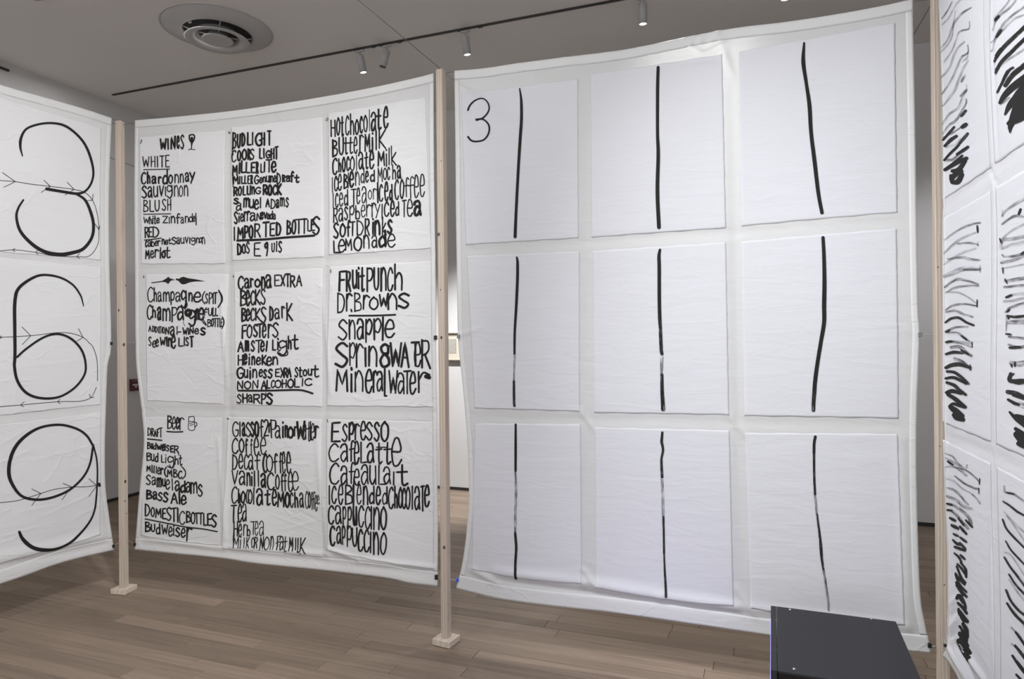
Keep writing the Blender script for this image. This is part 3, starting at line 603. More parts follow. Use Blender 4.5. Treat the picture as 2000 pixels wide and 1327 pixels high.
BOXED = {
 0: [((250, 225, 5.128), 14, ['W 330 235 400 355 17;I 405 235 422 350 15;N 438 210 490 350 16;e 498 210 530 340 14;S 535 195 575 345 14', 'W 155 415 225 525 10;H 240 410 285 525 10;I 300 410 312 525 10;T 325 405 380 525 10;E 385 400 430 525 10',
      'C 140 570 195 695 15;h 200 565 235 690;a 245 610 295 690 16;r 310 615 350 690;d 355 545 410 695;o 412 595 460 690;n 475 590 520 685 12;n 530 585 570 680 12;a 580 575 625 670;y 625 570 685 690', 's 145 705 200 835 14;a 205 715 255 830 13;u 262 710 310 825 12;v 320 705 370 820 12;I 378 715 392 815 11;g 395 700 455 835 12;n 470 700 515 820 10;o 520 705 560 820 10;n 570 700 612 815 10']),
     ((250, 370, 5.128), 10, ['B 163 105 210 230;L 225 105 270 225;U 275 105 325 222;S 345 95 390 215;H 400 95 440 215', 'w 163 275 225 345;h 222 270 250 350;i 252 265 265 350;t 265 262 290 350;e 292 285 325 340', 'Z 350 265 410 340;I 415 275 427 345;n 435 265 480 340;f 485 240 530 345;a 530 275 565 345;n 575 265 615 335;d 615 240 655 330;e 655 265 680 325;l 680 235 695 360',
      'R 175 375 220 490 12;E 215 375 255 480 12;D 255 370 320 485 12', 'c 180 510 205 580;a 205 510 240 575;b 240 495 275 575;e 275 515 305 570;r 305 510 335 565;n 345 495 375 555;e 375 505 410 555;t 405 485 440 550', 's 440 475 490 555;a 490 480 525 550;u 530 480 570 545;v 575 475 610 545;I 618 480 628 545;g 635 480 680 560;n 685 480 720 540;o 715 480 745 535;n 740 475 775 550',
      'M 180 600 225 700 12;e 230 610 270 690 12;r 275 600 320 685 12;l 325 580 340 695 12;o 345 610 385 690 16;t 370 575 435 690 13'])],
 1: [((250, 225, 5.128), 15, ['B 1040 165 1080 340 17;U 1085 180 1125 330 16;D 1130 170 1170 310 16;L 1185 165 1230 300;I 1232 165 1250 295;G 1265 170 1340 305 18;H 1325 165 1365 300;T 1385 145 1430 300 16', 'C 1035 345 1085 470 13;O 1090 345 1130 460;O 1135 335 1185 450;R 1190 330 1225 450;S 1215 330 1260 445 13', 'L 1305 325 1340 435;I 1345 325 1362 430;G 1370 345 1420 430;H 1420 325 1460 435;T 1460 305 1500 440 16',
      'M 1045 490 1100 610;I 1108 470 1124 590;L 1130 450 1175 580;L 1175 465 1220 580;E 1225 465 1275 580;R 1275 460 1305 585', 'L 1320 480 1350 575 13;I 1352 460 1368 570;T 1370 435 1440 570;e 1425 460 1480 570', 'M 1055 600 1110 695 14;I 1114 610 1128 690 13;L 1135 610 1165 690 13;L 1165 600 1190 690 13;E 1195 600 1225 690 13;R 1225 595 1250 690 13', 'G 1260 595 1310 690 13;e 1310 620 1345 680 12;n 1345 610 1375 670 12;u 1375 600 1410 670 12;I 1410 600 1424 680 12;n 1420 600 1450 670 12;e 1450 600 1480 670 12',
      'D 1480 570 1525 690 13;R 1535 590 1570 670;a 1570 600 1620 665 16;f 1615 555 1660 670;t 1655 590 1710 675', 'R 1060 715 1105 815 16;o 1105 710 1145 810;L 1150 705 1185 805;L 1190 705 1215 800;I 1217 700 1235 800;n 1238 710 1270 795 13;G 1272 715 1330 790 13', 'R 1345 690 1395 800 19;O 1395 690 1440 805 19;C 1440 690 1490 800 20;K 1485 680 1535 800 19']),
     ((250, 370, 5.128), 13, ['s 1062 85 1115 150;a 1085 130 1145 215 14;m 1160 80 1220 185;u 1215 95 1265 190 14;e 1265 100 1315 200 14;l 1318 75 1336 190', 'A 1375 85 1420 180;D 1425 90 1475 195;a 1475 95 1510 185;m 1515 75 1565 170 12;s 1570 75 1605 180', 'S 1068 220 1110 350;i 1112 235 1128 335;e 1130 240 1165 325;r 1165 220 1200 325;r 1195 215 1230 320;a 1225 230 1285 320', 'N 1290 230 1335 315 12;e 1330 225 1360 300 12;v 1360 225 1395 300 12;a 1390 240 1425 300 12;d 1420 210 1450 300 12;a 1445 240 1480 300 12',
      'I 1062 375 1084 515 15;M 1100 370 1165 500 16;P 1170 360 1215 490 16;O 1215 355 1260 495 17;R 1270 340 1335 485 15;T 1350 320 1420 480 16;E 1420 330 1475 470 16;D 1480 325 1535 465 19', 'B 1585 305 1630 455 16;O 1635 300 1680 450 16;T 1665 290 1745 445 16;T 1735 285 1790 445 16;L 1790 300 1830 420 14;E 1825 290 1870 415 14;S 1840 265 1920 455 17',
      'D 1095 540 1145 660 17;O 1145 545 1185 645 16;S 1185 520 1225 645 15', 'E 1265 530 1335 670 12', 'Q 1370 525 1410 670 17', 'U 1440 535 1475 630 12;I 1483 515 1500 625 13;S 1505 515 1545 635 14'])],
 3: [((270, 520, 4.739), 10, ['C 90 190 150 335 11;h 150 195 180 330;a 185 235 225 330;m 235 235 300 330;p 305 230 345 360;a 350 240 400 330;g 400 220 455 390 15;n 470 240 510 330 14;e 515 240 590 335 12', '( 595 230 625 355;S 620 250 650 345;P 655 240 690 350 11;I 688 250 702 350;T 695 240 735 350 12;) 735 220 780 385 14',
      'C 85 355 135 495 12;h 135 365 170 480 12;a 180 375 220 500 15;m 230 385 305 510 13;P 315 375 370 520 12;a 365 370 430 500 14;o 440 395 500 465 24;g 470 400 540 560 15;n 535 390 570 500 17;e 560 385 620 500 17', '( 605 380 640 545 9;F 615 395 650 460;U 650 385 690 460;L 690 380 715 465;L 715 385 742 462', 'B 645 490 680 565 9;o 680 480 705 560 9;T 700 480 735 565 9;T 725 480 755 565 9;L 755 480 780 565 9;E 770 485 790 560 9;) 780 465 800 580 9',
      'A 100 545 130 608 9;D 135 550 160 610 9;D 160 555 185 615 9;I 188 560 198 620 9;T 195 555 220 625 9;I 220 560 230 620 9;O 230 560 252 625 9;N 255 560 295 635 10;a 300 555 345 645 13;l 358 555 372 635;- 370 605 405 612', 'W 415 565 465 640 12;I 465 570 478 635;N 480 565 520 630 11;e 525 575 570 630 12;S 580 565 630 640 14', 'S 100 650 130 740;e 135 690 170 755;e 165 675 195 745', 'W 205 655 260 740 12;I 262 650 278 745 13;n 280 660 315 750 14;e 305 645 355 765 15', 'L 375 660 420 745 12;I 425 650 438 740 12;S 440 655 475 740 13;T 480 645 520 750 14'])],
 4: [((440, 520, 4.576), 13, ['C 110 85 165 210 14;a 165 105 215 200 15;r 220 105 255 190 15;o 262 110 315 190 14;n 320 90 360 205 15;a 360 75 415 195 15', 'E 440 75 495 180 11;X 495 75 540 180;T 535 65 585 185;R 580 80 630 190;A 635 70 688 180 12', 'B 130 210 185 360 15;e 180 215 220 355 14;C 220 215 265 350;K 262 205 315 350;S 310 200 360 345', 'B 140 370 185 500 16;e 180 380 220 490 16;C 220 370 262 490;K 262 370 315 490;S 310 360 365 510 14', 'D 390 355 430 490 15;a 435 375 485 475 12;r 500 355 535 465 12;K 545 325 605 490 15',
      'F 145 520 195 650 15;O 190 520 240 645;S 245 515 290 635;T 280 510 330 640;e 325 515 365 640;r 375 515 420 645 15;s 415 500 475 640 15', 'A 112 665 170 770;m 175 660 215 765;s 225 660 265 765;T 265 655 330 775;e 310 670 350 765;l 350 665 385 765', 'L 415 655 450 755;i 455 640 480 750;g 470 660 550 800;h 555 620 590 745;t 590 610 655 745 14', 'H 115 790 165 890;e 160 785 200 880 18;i 210 780 225 885;n 235 800 270 885;e 275 810 320 885;K 325 790 370 885;e 365 810 420 890;n 420 805 470 885',
      'G 108 900 170 1005;u 170 920 210 1000;i 218 900 235 1010;n 245 915 290 1000;e 300 920 340 990;s 340 920 375 1005;s 380 915 425 1005 14', 'E 445 915 490 990 11;X 490 905 530 1000 11;R 520 905 560 1000 13;A 550 900 590 995 13', 'S 615 900 650 995;t 645 900 690 995;o 690 920 730 985;u 735 915 775 980;t 765 885 840 995 14', 'N 110 1020 165 1105 11;O 175 1025 235 1100 12;N 245 1015 300 1100 10', 'A 322 1015 375 1105;L 370 1015 410 1095;C 410 1015 445 1090 12;O 445 1015 500 1090 12;H 505 1010 550 1090 12;O 555 1005 610 1090 12;L 615 1000 665 1085 11;I 680 1000 697 1075 10;C 705 1000 775 1070 12',
      's 102 1140 150 1230 14;H 155 1135 205 1225;a 205 1145 250 1220;R 255 1140 320 1230;P 325 1135 370 1235;s 370 1130 430 1240 16'])],
 6: [((270, 790, 4.576), 10, ['B 265 95 305 220;e 305 110 340 225;e 340 115 370 220;r 370 115 415 230', 'D 88 205 120 280 9;R 120 210 145 285 9;A 145 225 170 290 9;F 172 215 195 290 9;T 190 205 225 295 9', 'B 84 335 115 400;u 118 345 140 400;d 140 340 168 405;w 170 355 215 410;e 215 355 245 415 12;i 242 350 252 415;s 252 360 285 420;E 290 365 325 430 12;R 325 365 370 440', 'B 80 430 120 505 9;u 120 440 150 510 9;d 155 430 185 515 9', 'L 210 450 240 520 9;i 243 445 260 525 9;g 265 460 325 570 9;h 330 455 365 540 9;t 365 450 400 545 9',
      'M 80 540 118 600 11;i 122 540 136 610;l 140 545 155 615;l 160 550 175 620;e 175 560 205 625;r 205 565 235 630', '( 238 555 262 650;M 262 575 310 650;B 318 575 355 655;C 360 590 400 665;) 395 560 430 670', 'S 75 625 120 720;a 125 645 165 720;m 170 650 215 740 11;u 220 660 250 735;e 250 670 290 760;l 298 660 322 770', 'a 330 680 380 775 12;d 380 680 430 790 16;a 430 690 475 790 12;m 470 690 535 800 12;s 535 710 580 825 12', 'B 80 760 130 850 15;a 135 775 180 850 14;s 180 780 225 865 15;s 225 780 275 875 15', 'A 295 780 360 890 13;l 362 770 385 895 16;e 385 810 440 895 15',
      'D 66 885 115 1000 12;O 120 915 155 1005 12;M 160 920 215 1015 11;E 220 925 260 1025 12;S 255 915 305 1040 13;T 300 920 350 1050 12;I 350 920 368 1055 12;C 370 950 425 1075 11', 'B 432 950 475 1060 13;O 475 960 515 1070 12;T 505 965 550 1070 12;T 545 965 585 1075 12;L 585 970 625 1085 12;E 620 970 665 1085 13;S 655 980 708 1100 15', 'B 68 1045 115 1140 13;U 120 1065 160 1140 12;d 165 1060 205 1160 12;w 215 1070 275 1165 12;e 275 1090 315 1180 12;i 316 1080 332 1175 12;s 335 1095 380 1185 12;e 385 1105 430 1190 14;r 435 1100 490 1225 13'])],
 2: [((630, 190, 8.296), 21, ['H 125 360 210 640;o 220 320 285 620;t 285 305 345 640', 'C 365 290 435 615;h 445 260 515 610;o 525 355 590 610;c 600 300 660 585;o 665 285 735 570;l 755 200 780 555 12;a 785 240 880 550 26;t 870 190 965 530 28;e 990 160 1080 505 28',
      'B 150 680 240 970 26;U 255 640 345 935 24;t 345 640 410 925;t 405 640 495 915;e 500 640 570 915;r 595 600 675 910;M 680 580 775 890 24;i 795 570 835 860 26;l 860 540 890 860 30;K 915 510 1040 840 22',
      'C 150 975 240 1255 26;h 250 985 300 1215;o 310 960 370 1215 24;c 380 950 440 1190;o 440 950 520 1195;l 540 930 558 1200 14;a 575 885 665 1170 26;t 675 885 745 1165 26;e 755 855 845 1160 28', 'M 895 860 1015 1120 24;i 1025 840 1060 1130;l 1075 815 1095 1100;k 1115 785 1210 1110 20']),
     ((630, 340, 8.296), 20, ['I 145 45 160 300 14;c 180 20 245 275 24;e 240 0 310 265 22', 'B 335 -10 405 240 24;l 405 -30 420 230 18;e 425 -40 510 215 26;n 525 -45 600 190 18;d 615 -110 680 150 18;e 690 -50 750 135;d 770 -70 850 125 22', 'M 895 -115 975 130 15;o 985 -105 1045 95 16;c 1050 -120 1100 95 16;h 1135 -150 1195 90 18;a 1210 -140 1280 75 22',
      'I 155 300 175 550 16;c 195 300 255 540 20;e 260 300 330 520 20;d 340 240 412 510 22', 'T 455 235 550 515 18;e 545 225 610 480 20;a 630 200 715 470 18', 'o 735 250 800 410 14;r 815 230 880 410 14', 'I 885 130 905 470 24;c 915 160 985 445 22;e 1000 130 1075 440 26;d 1080 160 1140 430 26',
      'C 1165 85 1245 420 24;o 1255 80 1330 405 22;f 1335 55 1415 375 18;f 1395 40 1500 400 18;e 1490 20 1575 380 18;e 1585 10 1670 370 18', 'R 165 545 245 790 20;a 250 540 330 765 20;s 340 520 410 750 22;p 430 500 515 745 17;b 525 500 605 730 20;e 615 500 695 700 18;r 705 480 790 690 18;r 790 460 870 700 20;y 840 480 935 715 16',
      'I 955 480 975 725 20;c 995 440 1085 690 24;e 1095 430 1175 690 24;d 1180 440 1245 680 22', 'T 1290 415 1365 700 22;e 1370 410 1470 690 22;a 1475 420 1615 680 44', 'S 165 780 260 1045 30;o 270 790 370 1025 28;f 380 740 455 1015 26;T 440 760 525 1005 24', 'D 545 740 665 995 24;R 680 715 765 1000 24;i 795 710 835 985 30;n 840 740 935 995 28;k 960 690 1040 990 22;s 1045 730 1135 975 28',
      'L 165 1075 290 1280 24;e 240 1055 365 1270 26;M 360 1030 475 1240 22;o 500 1005 635 1250 25;n 655 980 760 1210 20;a 790 990 890 1195 22;d 905 900 1035 1190 34;e 1050 975 1185 1190 22'])],
 5: [((640, 505, 8.845), 30, ['F 185 205 320 570 34;R 310 205 405 580 32;u 415 190 510 525;i 510 140 555 530;t 545 145 645 575 34', 'P 665 150 790 580 32;U 790 150 890 550;n 910 140 1020 570;c 1030 145 1140 560 30;h 1150 85 1295 555 30', 'D 165 585 300 945 26;r 315 595 430 915 28;. 395 870 425 925 24', 'B 455 580 580 925 26;r 605 625 735 885 30;o 715 650 875 890;w 885 600 1050 850;n 1035 590 1205 890', 'S 1215 590 1420 865 36',
      's 175 1045 350 1415 30;n 365 1050 485 1405 28;a 500 1040 630 1395;p 650 1035 780 1460;p 790 1025 935 1415;l 940 1000 970 1420 32;e 985 1060 1165 1370 28']),
     ((640, 640, 8.845), 32, ['S 120 250 360 690 38;p 375 250 490 665 24;r 490 270 630 695 28;I 635 340 680 680 34;n 705 310 860 680 32;8 895 270 1080 695 48', 'W 1075 250 1290 690 38;A 1260 240 1420 700 38;T 1440 235 1595 670 36;e 1495 260 1625 675 28;R 1620 200 1790 715 32',
      'M 135 705 355 1110 32;i 395 680 435 1120 38;n 470 730 620 1110 28;e 650 730 780 1130 30;r 780 735 870 1125 32;a 845 750 965 1100 32;l 975 700 1010 1180 34', 'W 1055 730 1220 1150 28;a 1205 780 1335 1150 26;T 1310 735 1455 1150 30;e 1415 770 1540 1150 32;r 1560 750 1775 1130 34'])],
 7: [((430, 800, 8.845), 22, ['G 195 205 315 475;l 325 210 345 475;a 365 220 430 465 24;s 430 215 530 480 24;s 515 205 590 480 28', 'O 590 200 675 480 32;f 685 170 760 490 24', '2 750 165 850 470 24;r 840 230 890 400 26', 'P 875 165 985 495 22;l 945 190 985 330 18;a 950 270 1055 505 24;i 1080 205 1110 490 28;n 1120 265 1190 490 34', 'o 1175 290 1280 500 34;r 1285 285 1345 460 24', 'W 1325 190 1480 525 36;a 1430 240 1500 520 22;t 1500 210 1570 550 18;t 1530 200 1600 530 22;e 1570 245 1640 530 22;r 1640 275 1715 500 30',
      'C 180 490 305 770 24;o 310 495 405 755 26;f 415 500 475 765 22;f 505 505 560 770 20;e 570 490 670 810 20;e 685 490 800 780 22', 'D 190 775 290 1050 22;e 300 770 385 1030;c 395 770 480 1045;a 465 770 560 1050;f 580 760 700 1050 22', 'C 720 760 815 1100 26;o 785 775 905 1090 24;f 910 755 1000 1110;f 1015 735 1080 1105;e 1065 735 1135 1110;e 1145 730 1235 1110',
      'V 180 1050 300 1310 22;a 310 1060 420 1310 26;n 440 1090 510 1330;i 520 1080 545 1330;l 565 1060 590 1340;l 635 1050 655 1340;a 680 1100 780 1360 32', 'C 790 1090 930 1400 26;o 940 1120 1020 1390 24;f 1035 1110 1100 1420;f 1090 1110 1150 1420;e 1165 1085 1265 1420;e 1240 1070 1365 1400']),
     ((430, 940, 8.845), 22, ['C 185 90 300 390 24;h 300 130 345 390;o 350 170 425 390;c 435 145 500 385 18;o 470 140 545 400 20;l 558 110 576 410 20;a 600 130 730 425 34;t 745 150 860 430 30;e 875 150 970 430 28', 'M 970 170 1095 460 28;o 1100 190 1200 470 38;c 1190 190 1265 465 24;h 1275 185 1345 465 24;a 1360 195 1445 465 24', 'C 1465 165 1530 480 15;o 1520 175 1570 470 20;f 1575 180 1610 490 16;f 1600 175 1660 490 16;e 1640 240 1690 520 16;e 1680 240 1730 400 14',
      'T 180 410 290 720 24;e 300 400 380 715 22;a 375 395 455 700 22', 'H 235 690 310 960 20;e 315 740 380 960 18;r 400 740 465 950 18;b 460 760 520 950 18', 'T 515 695 620 930 16;e 590 700 655 945 16;a 665 690 745 945 15', 'M 235 950 330 1160 16;i 340 950 380 1160 15;l 410 970 430 1150 14;K 455 960 515 1160 16', 'O 540 970 595 1150 16;R 590 960 650 1160 16', 'N 685 950 750 1190 17;o 755 960 845 1190 16;n 860 950 915 1185 16;- 945 1070 975 1080 16', 'F 970 950 1040 1190 18;a 1010 960 1090 1190 18;t 1070 960 1150 1230 16', 'M 1175 965 1250 1215 18;I 1280 985 1300 1200 20;L 1320 985 1380 1240 22;K 1365 980 1475 1270 20'])],
 8: [((630, 800, 8.696), 28, ['E 150 210 310 555;s 325 240 430 550 27;p 445 205 545 530;r 545 235 640 525;e 640 200 745 520 26;s 740 205 860 530 26;s 870 205 980 545 30;o 995 190 1130 550 30', 'C 105 570 290 890 27;a 300 575 440 890 27;f 450 520 560 885 24;e 530 540 635 930 30', 'L 645 545 775 915 27;a 750 560 885 905 28;t 900 560 1025 930 26;t 1040 550 1175 935 28;e 1170 485 1360 960 32',
      'C 125 900 300 1270 25;a 310 955 440 1280 27;f 450 890 570 1260 25;e 535 1010 640 1290 24', 'a 655 930 790 1270 25;u 800 940 920 1280 26', 'L 950 930 1090 1280 27;a 1030 970 1170 1270 27;I 1195 1050 1235 1290 26;t 1255 930 1465 1300 32']),
     ((630, 940, 8.296), 24, ['I 110 60 135 380 24;c 155 65 245 365 26;e 260 60 350 380 24', 'B 375 50 495 380 26;l 505 -60 525 560 22;e 560 50 645 370 20;n 660 60 750 385 24;d 760 70 850 370 25;e 865 85 955 385 27;d 970 80 1060 380 24', 'C 1065 85 1160 450 25;h 1165 70 1225 440 26;o 1230 90 1305 440 28;c 1290 100 1360 450 24;o 1350 85 1430 460 26;l 1450 70 1470 460 22;a 1490 85 1590 460 26;T 1590 65 1665 490 26;e 1650 65 1745 415 30',
      'C 95 385 200 700;a 205 390 320 690;p 335 400 400 720 20;p 415 400 490 730 22;u 500 400 575 720 26;c 590 385 690 745 24;c 695 400 795 775 26;I 790 400 812 780 24;n 830 410 935 790 26;o 945 400 1050 790 28', 'C 115 715 215 1055 28;a 225 720 315 1020 24;p 320 710 385 1035 22;p 400 710 490 1065 22;U 485 740 580 1060 26;c 585 765 680 1130 24;c 680 770 780 1140 25;I 782 810 802 1160 26;n 830 810 930 1190 26;o 945 820 1055 1190 28'])],
}
# ---- menu banner (second from the left)
def creases(quads, seed, n=17):
    r = random.Random(seed); out = []
    for q in quads:
        (ax, ay), (bx, by), (cx_, cy_), (dx, dy) = q
        for k in range(n):
            v_ = r.uniform(.2, .95); side = r.random() < .62
            xl, yl = ax + (dx - ax) * v_, ay + (dy - ay) * v_; xr, yr = bx + (cx_ - bx) * v_, by + (cy_ - by) * v_
            ln = r.uniform(.15, .5); u0 = 1 - r.uniform(0, .12) if side else r.uniform(0, .6); u1 = u0 - ln if side else u0 + ln * .7
            P = (xl + (xr - xl) * u0, yl + (yr - yl) * u0); Q = (xl + (xr - xl) * u1, yl + (yr - yl) * u1 + r.uniform(-38, 38))
            out.append((*P, *Q, r.uniform(.0038, .007), r.choice((-1, 1, 1)) * r.uniform(.0004, .0012)))
    return out
MQ = [[(274, 269), (438, 254), (439, 515), (277, 516)], [(450, 248), (628, 229), (631, 502), (453, 509)], [(640, 222), (832, 191), (842, 485), (641, 498)],
      [(286, 536), (445, 535), (435, 790), (288, 782)], [(456, 531), (629, 524), (628, 795), (461, 790)], [(643, 521), (842, 510), (847, 795), (637, 793)],
      [(283, 814), (432, 817), (430, 1066), (277, 1046)], [(443, 815), (628, 819), (629, 1090), (434, 1072)], [(637, 819), (848, 824), (849, 1111), (640, 1076)]]
mfe = creases(MQ, 3)
# folds between the sheets and along the heavy lower edge
mfe += [(446, 260, 448, 1070, .02, -.004), (634, 230, 634, 1075, .02, -.004), (270, 525, 850, 497, .02, -.0035), (272, 800, 850, 806, .02, -.0035),
        (290, 1052, 440, 1073, .012, .006), (440, 1068, 640, 1084, .014, .008), (640, 1072, 700, 1092, .012, .009), (700, 1092, 850, 1108, .014, .009),
        (620, 860, 640, 1090, .018, .006), (425, 860, 440, 1050, .016, .005), (430, 560, 445, 760, .014, .005), (628, 560, 646, 770, .014, .005), (280, 1062, 850, 1122, .02, -.006)]
menu = Banner('cloth_banner', 'cloth banner hand-lettered with drink menus on nine paper sheets', P1, P2,
    [(265, 235.5), (330, 230), (405, 221.5), (500, 209), (600, 193.5), (700, 176.5), (760, 165), (820, 151), (847.5, 143.5)],
    [(847.5, 143.5), (848, 209), (849, 326), (850.5, 507), (852, 661), (853.5, 795), (854.5, 900), (855.5, 1050), (855, 1145)],
    [(263.5, 1073.5), (329, 1080), (437, 1091), (500, 1101), (625, 1115), (750, 1127.5), (800, 1138), (855, 1145)],
    [(265, 235.5), (263.5, 420), (265, 600), (266, 670), (268, 720), (276.5, 796), (281.5, 862), (275, 945), (267, 1039), (263.5, 1073.5)],
    mfe, [(3.0, 0.6, 0.4, .004)], 11)
LET = {}
# crop origin and scale, pen width in crop units, then the words
LET[0] = ((260, 220, 4.424), 9, [
    ('WINeS', 240, 205, 330, 455, 185, 320, 13), ('WHITE', 90, 380, 475, 325, 363, 478, 8), ('Chardonnay', 75, 518, 622, 550, 496, 606, 11), ('sauvignon', 80, 640, 738, 485, 622, 726, 10, 1.0),
    ('BLUSH', 96, 765, 862, 340, 752, 850, 8), ('white', 95, 895, 966, 240, 890, 960, 9, .8), ('Zinfandel', 252, 895, 955, 555, 868, 962, 8, .7), ('RED', 105, 985, 1085, 232, 978, 1075, 9),
    ('cabernet', 105, 1085, 1165, 345, 1076, 1145, 8, .8), ('sauvignon', 345, 1075, 1145, 628, 1066, 1130, 8, 1.0), ('merLot', 105, 1172, 1272, 322, 1150, 1258, 10, .8)],
    [([(100, 495), (325, 490)], 8), ([(98, 880), (330, 875)], 8), ([(105, 1102), (180, 1095), (250, 1085)], 9), ([(72, 268), (85, 245), (78, 238)], 6)])
LET[1] = ((440, 230, 4.576), 12, [
    ('BUDLIGHT', 52, 132, 262, 405, 105, 245, 14), ('COORS', 52, 288, 392, 258, 275, 366, 12), ('LIGHT', 290, 275, 370, 465, 252, 366, 11), ('MILLER', 65, 412, 498, 288, 392, 490, 12),
    ('LITe', 312, 398, 495, 445, 384, 482, 12, .9), ('MILLER', 70, 522, 600, 240, 508, 590, 12), ('GenuIne', 250, 512, 598, 450, 505, 582, 11, .75), ('DRaft', 455, 498, 590, 655, 482, 575, 12, .75),
    ('RoLLING', 75, 612, 722, 315, 600, 700, 13, .9), ('ROCK', 322, 605, 706, 495, 590, 695, 17), ('samuel', 78, 722, 832, 325, 702, 815, 11, .85), ('ADams', 355, 718, 808, 568, 700, 800, 11, .8),
    ('sierra', 82, 842, 950, 275, 832, 918, 11, .85), ('Nevada', 280, 842, 925, 452, 830, 908, 10, .85), ('iMPORTED', 85, 962, 1098, 505, 925, 1060, 14), ('BOTTLES', 535, 915, 1050, 842, 882, 1032, 14),
    ('DOS', 105, 1118, 1232, 218, 1112, 1215, 14), ('E', 258, 1110, 1245, 322, 1105, 1240, 12), ('Q', 350, 1108, 1215, 392, 1105, 1210, 14), ('UIS', 410, 1110, 1206, 508, 1095, 1204, 12)],
    [([(112, 1098), (350, 1088), (560, 1068), (790, 1052)], 20), ([(25, 120), (30, 138), (38, 128)], 6), ([(60, 262), (62, 300), (70, 330)], 9), ([(66, 495), (70, 560), (75, 620)], 8)])
LET[2] = ((630, 190, 4.148), 10, [
    ('HoT', 62, 185, 322, 168, 158, 306, 11, .8), ('Chocolate', 182, 150, 312, 540, 82, 248, 13, .8), ('BuTTeR', 75, 345, 488, 335, 302, 440, 12, .9), ('MilK', 338, 312, 440, 520, 272, 418, 12, .8),
    ('Chocolate', 75, 495, 630, 420, 440, 572, 12, .85), ('Milk', 448, 432, 572, 605, 398, 545, 13, .75), ('Ice', 72, 645, 762, 152, 640, 750, 10, .9), ('BLended', 165, 622, 742, 425, 572, 690, 10, .9),
    ('Mocha', 445, 575, 690, 638, 545, 655, 8, .85), ('Iced', 80, 772, 890, 215, 750, 868, 9, .85), ('Tea', 225, 745, 868, 358, 735, 850, 9, .9), ('or', 365, 738, 842, 438, 735, 828, 7, 1.0),
    ('Iced', 440, 705, 850, 572, 672, 825, 11, .85), ('Coffee', 580, 668, 835, 838, 628, 800, 10, .9), ('Raspberry', 85, 902, 1010, 465, 848, 975, 9, .9), ('Iced', 480, 862, 975, 618, 835, 962, 11, .9),
    ('Te', 645, 838, 972, 735, 835, 965, 10, .9), ('a', 735, 850, 965, 812, 842, 960, 22, 1.0), ('SoFT', 80, 1022, 1142, 238, 1000, 1120, 13, .85), ('DRinks', 238, 1002, 1122, 572, 972, 1095, 13, .9),
    ('LemonaDe', 85, 1155, 1262, 590, 1108, 1215, 12, .9)],
    [([(28, 170), (24, 180), (32, 188), (42, 170), (32, 165)], 4), ([(505, 1120), (512, 1190)], 22)])
LET[3] = ((270, 520, 4.739), 10, [
    ('Cham', 88, 200, 335, 300, 215, 330, 10, .72), ('pa', 300, 220, 340, 400, 222, 322, 10, .9), ('gne', 398, 225, 325, 592, 235, 330, 15, 1.0), ('(SPIT)', 595, 232, 350, 782, 222, 352, 11),
    ('Cham', 85, 365, 500, 320, 375, 508, 13, .75), ('pa', 318, 380, 510, 425, 378, 500, 13, .85), ('gne', 440, 392, 490, 605, 392, 500, 20, 1.0), ('(FULL', 605, 385, 480, 740, 385, 462, 11), ('BoTTLE)', 645, 488, 565, 800, 478, 575, 10),
    ('ADDITIONAL', 98, 552, 610, 405, 556, 632, 10), ('WINeS', 412, 562, 635, 632, 562, 642, 13, .9), ('See', 97, 650, 748, 198, 655, 745, 11, .75), ('WIne', 205, 660, 748, 358, 650, 756, 13, .8), ('LIST', 368, 660, 748, 520, 645, 742, 13)],
    [([(445, 320), (458, 360), (440, 395)], 14), ([(530, 490), (525, 535), (490, 560)], 14), ([(610, 480), (600, 510), (635, 548)], 9), ([(428, 490), (425, 525), (440, 555)], 4), ([(56, 90), (58, 108)], 7), ([(395, 155), (420, 150)], 6)])
LET[4] = ((440, 520, 4.576), 12, [
    ('Carona', 110, 90, 208, 415, 80, 190, 15, .82), ('EXTRA', 438, 72, 180, 688, 72, 190, 12), ('BecKS', 130, 212, 358, 362, 205, 345, 14, .9), ('BeCKS', 142, 372, 498, 365, 365, 490, 15, .9),
    ('DarK', 390, 352, 488, 608, 335, 475, 14, .85), ('FOSTerS', 142, 528, 645, 472, 500, 635, 14, .85), ('AmsTel', 112, 668, 772, 388, 662, 765, 13, .85), ('Light', 412, 662, 755, 652, 622, 745, 13, .8),
    ('HeineKen', 112, 800, 890, 472, 785, 885, 13, .85), ('Guiness', 108, 912, 1008, 425, 898, 1000, 13, .8), ('EXRA', 442, 908, 995, 590, 900, 1002, 11), ('Stout', 615, 905, 1000, 838, 885, 992, 13, .8),
    ('NON', 110, 1022, 1102, 302, 1015, 1096, 11), ('ALCOHOLIC', 322, 1012, 1097, 778, 1002, 1068, 11), ('sHaRPS', 102, 1140, 1230, 432, 1122, 1235, 14, 1.0)],
    [([(120, 1112), (380, 1112), (640, 1106), (720, 1118), (780, 1138)], 17), ([(68, 85), (74, 96)], 7), ([(548, 750), (552, 790), (500, 802), (465, 775), (490, 745)], 11), ([(365, 1130), (370, 1150)], 8)])
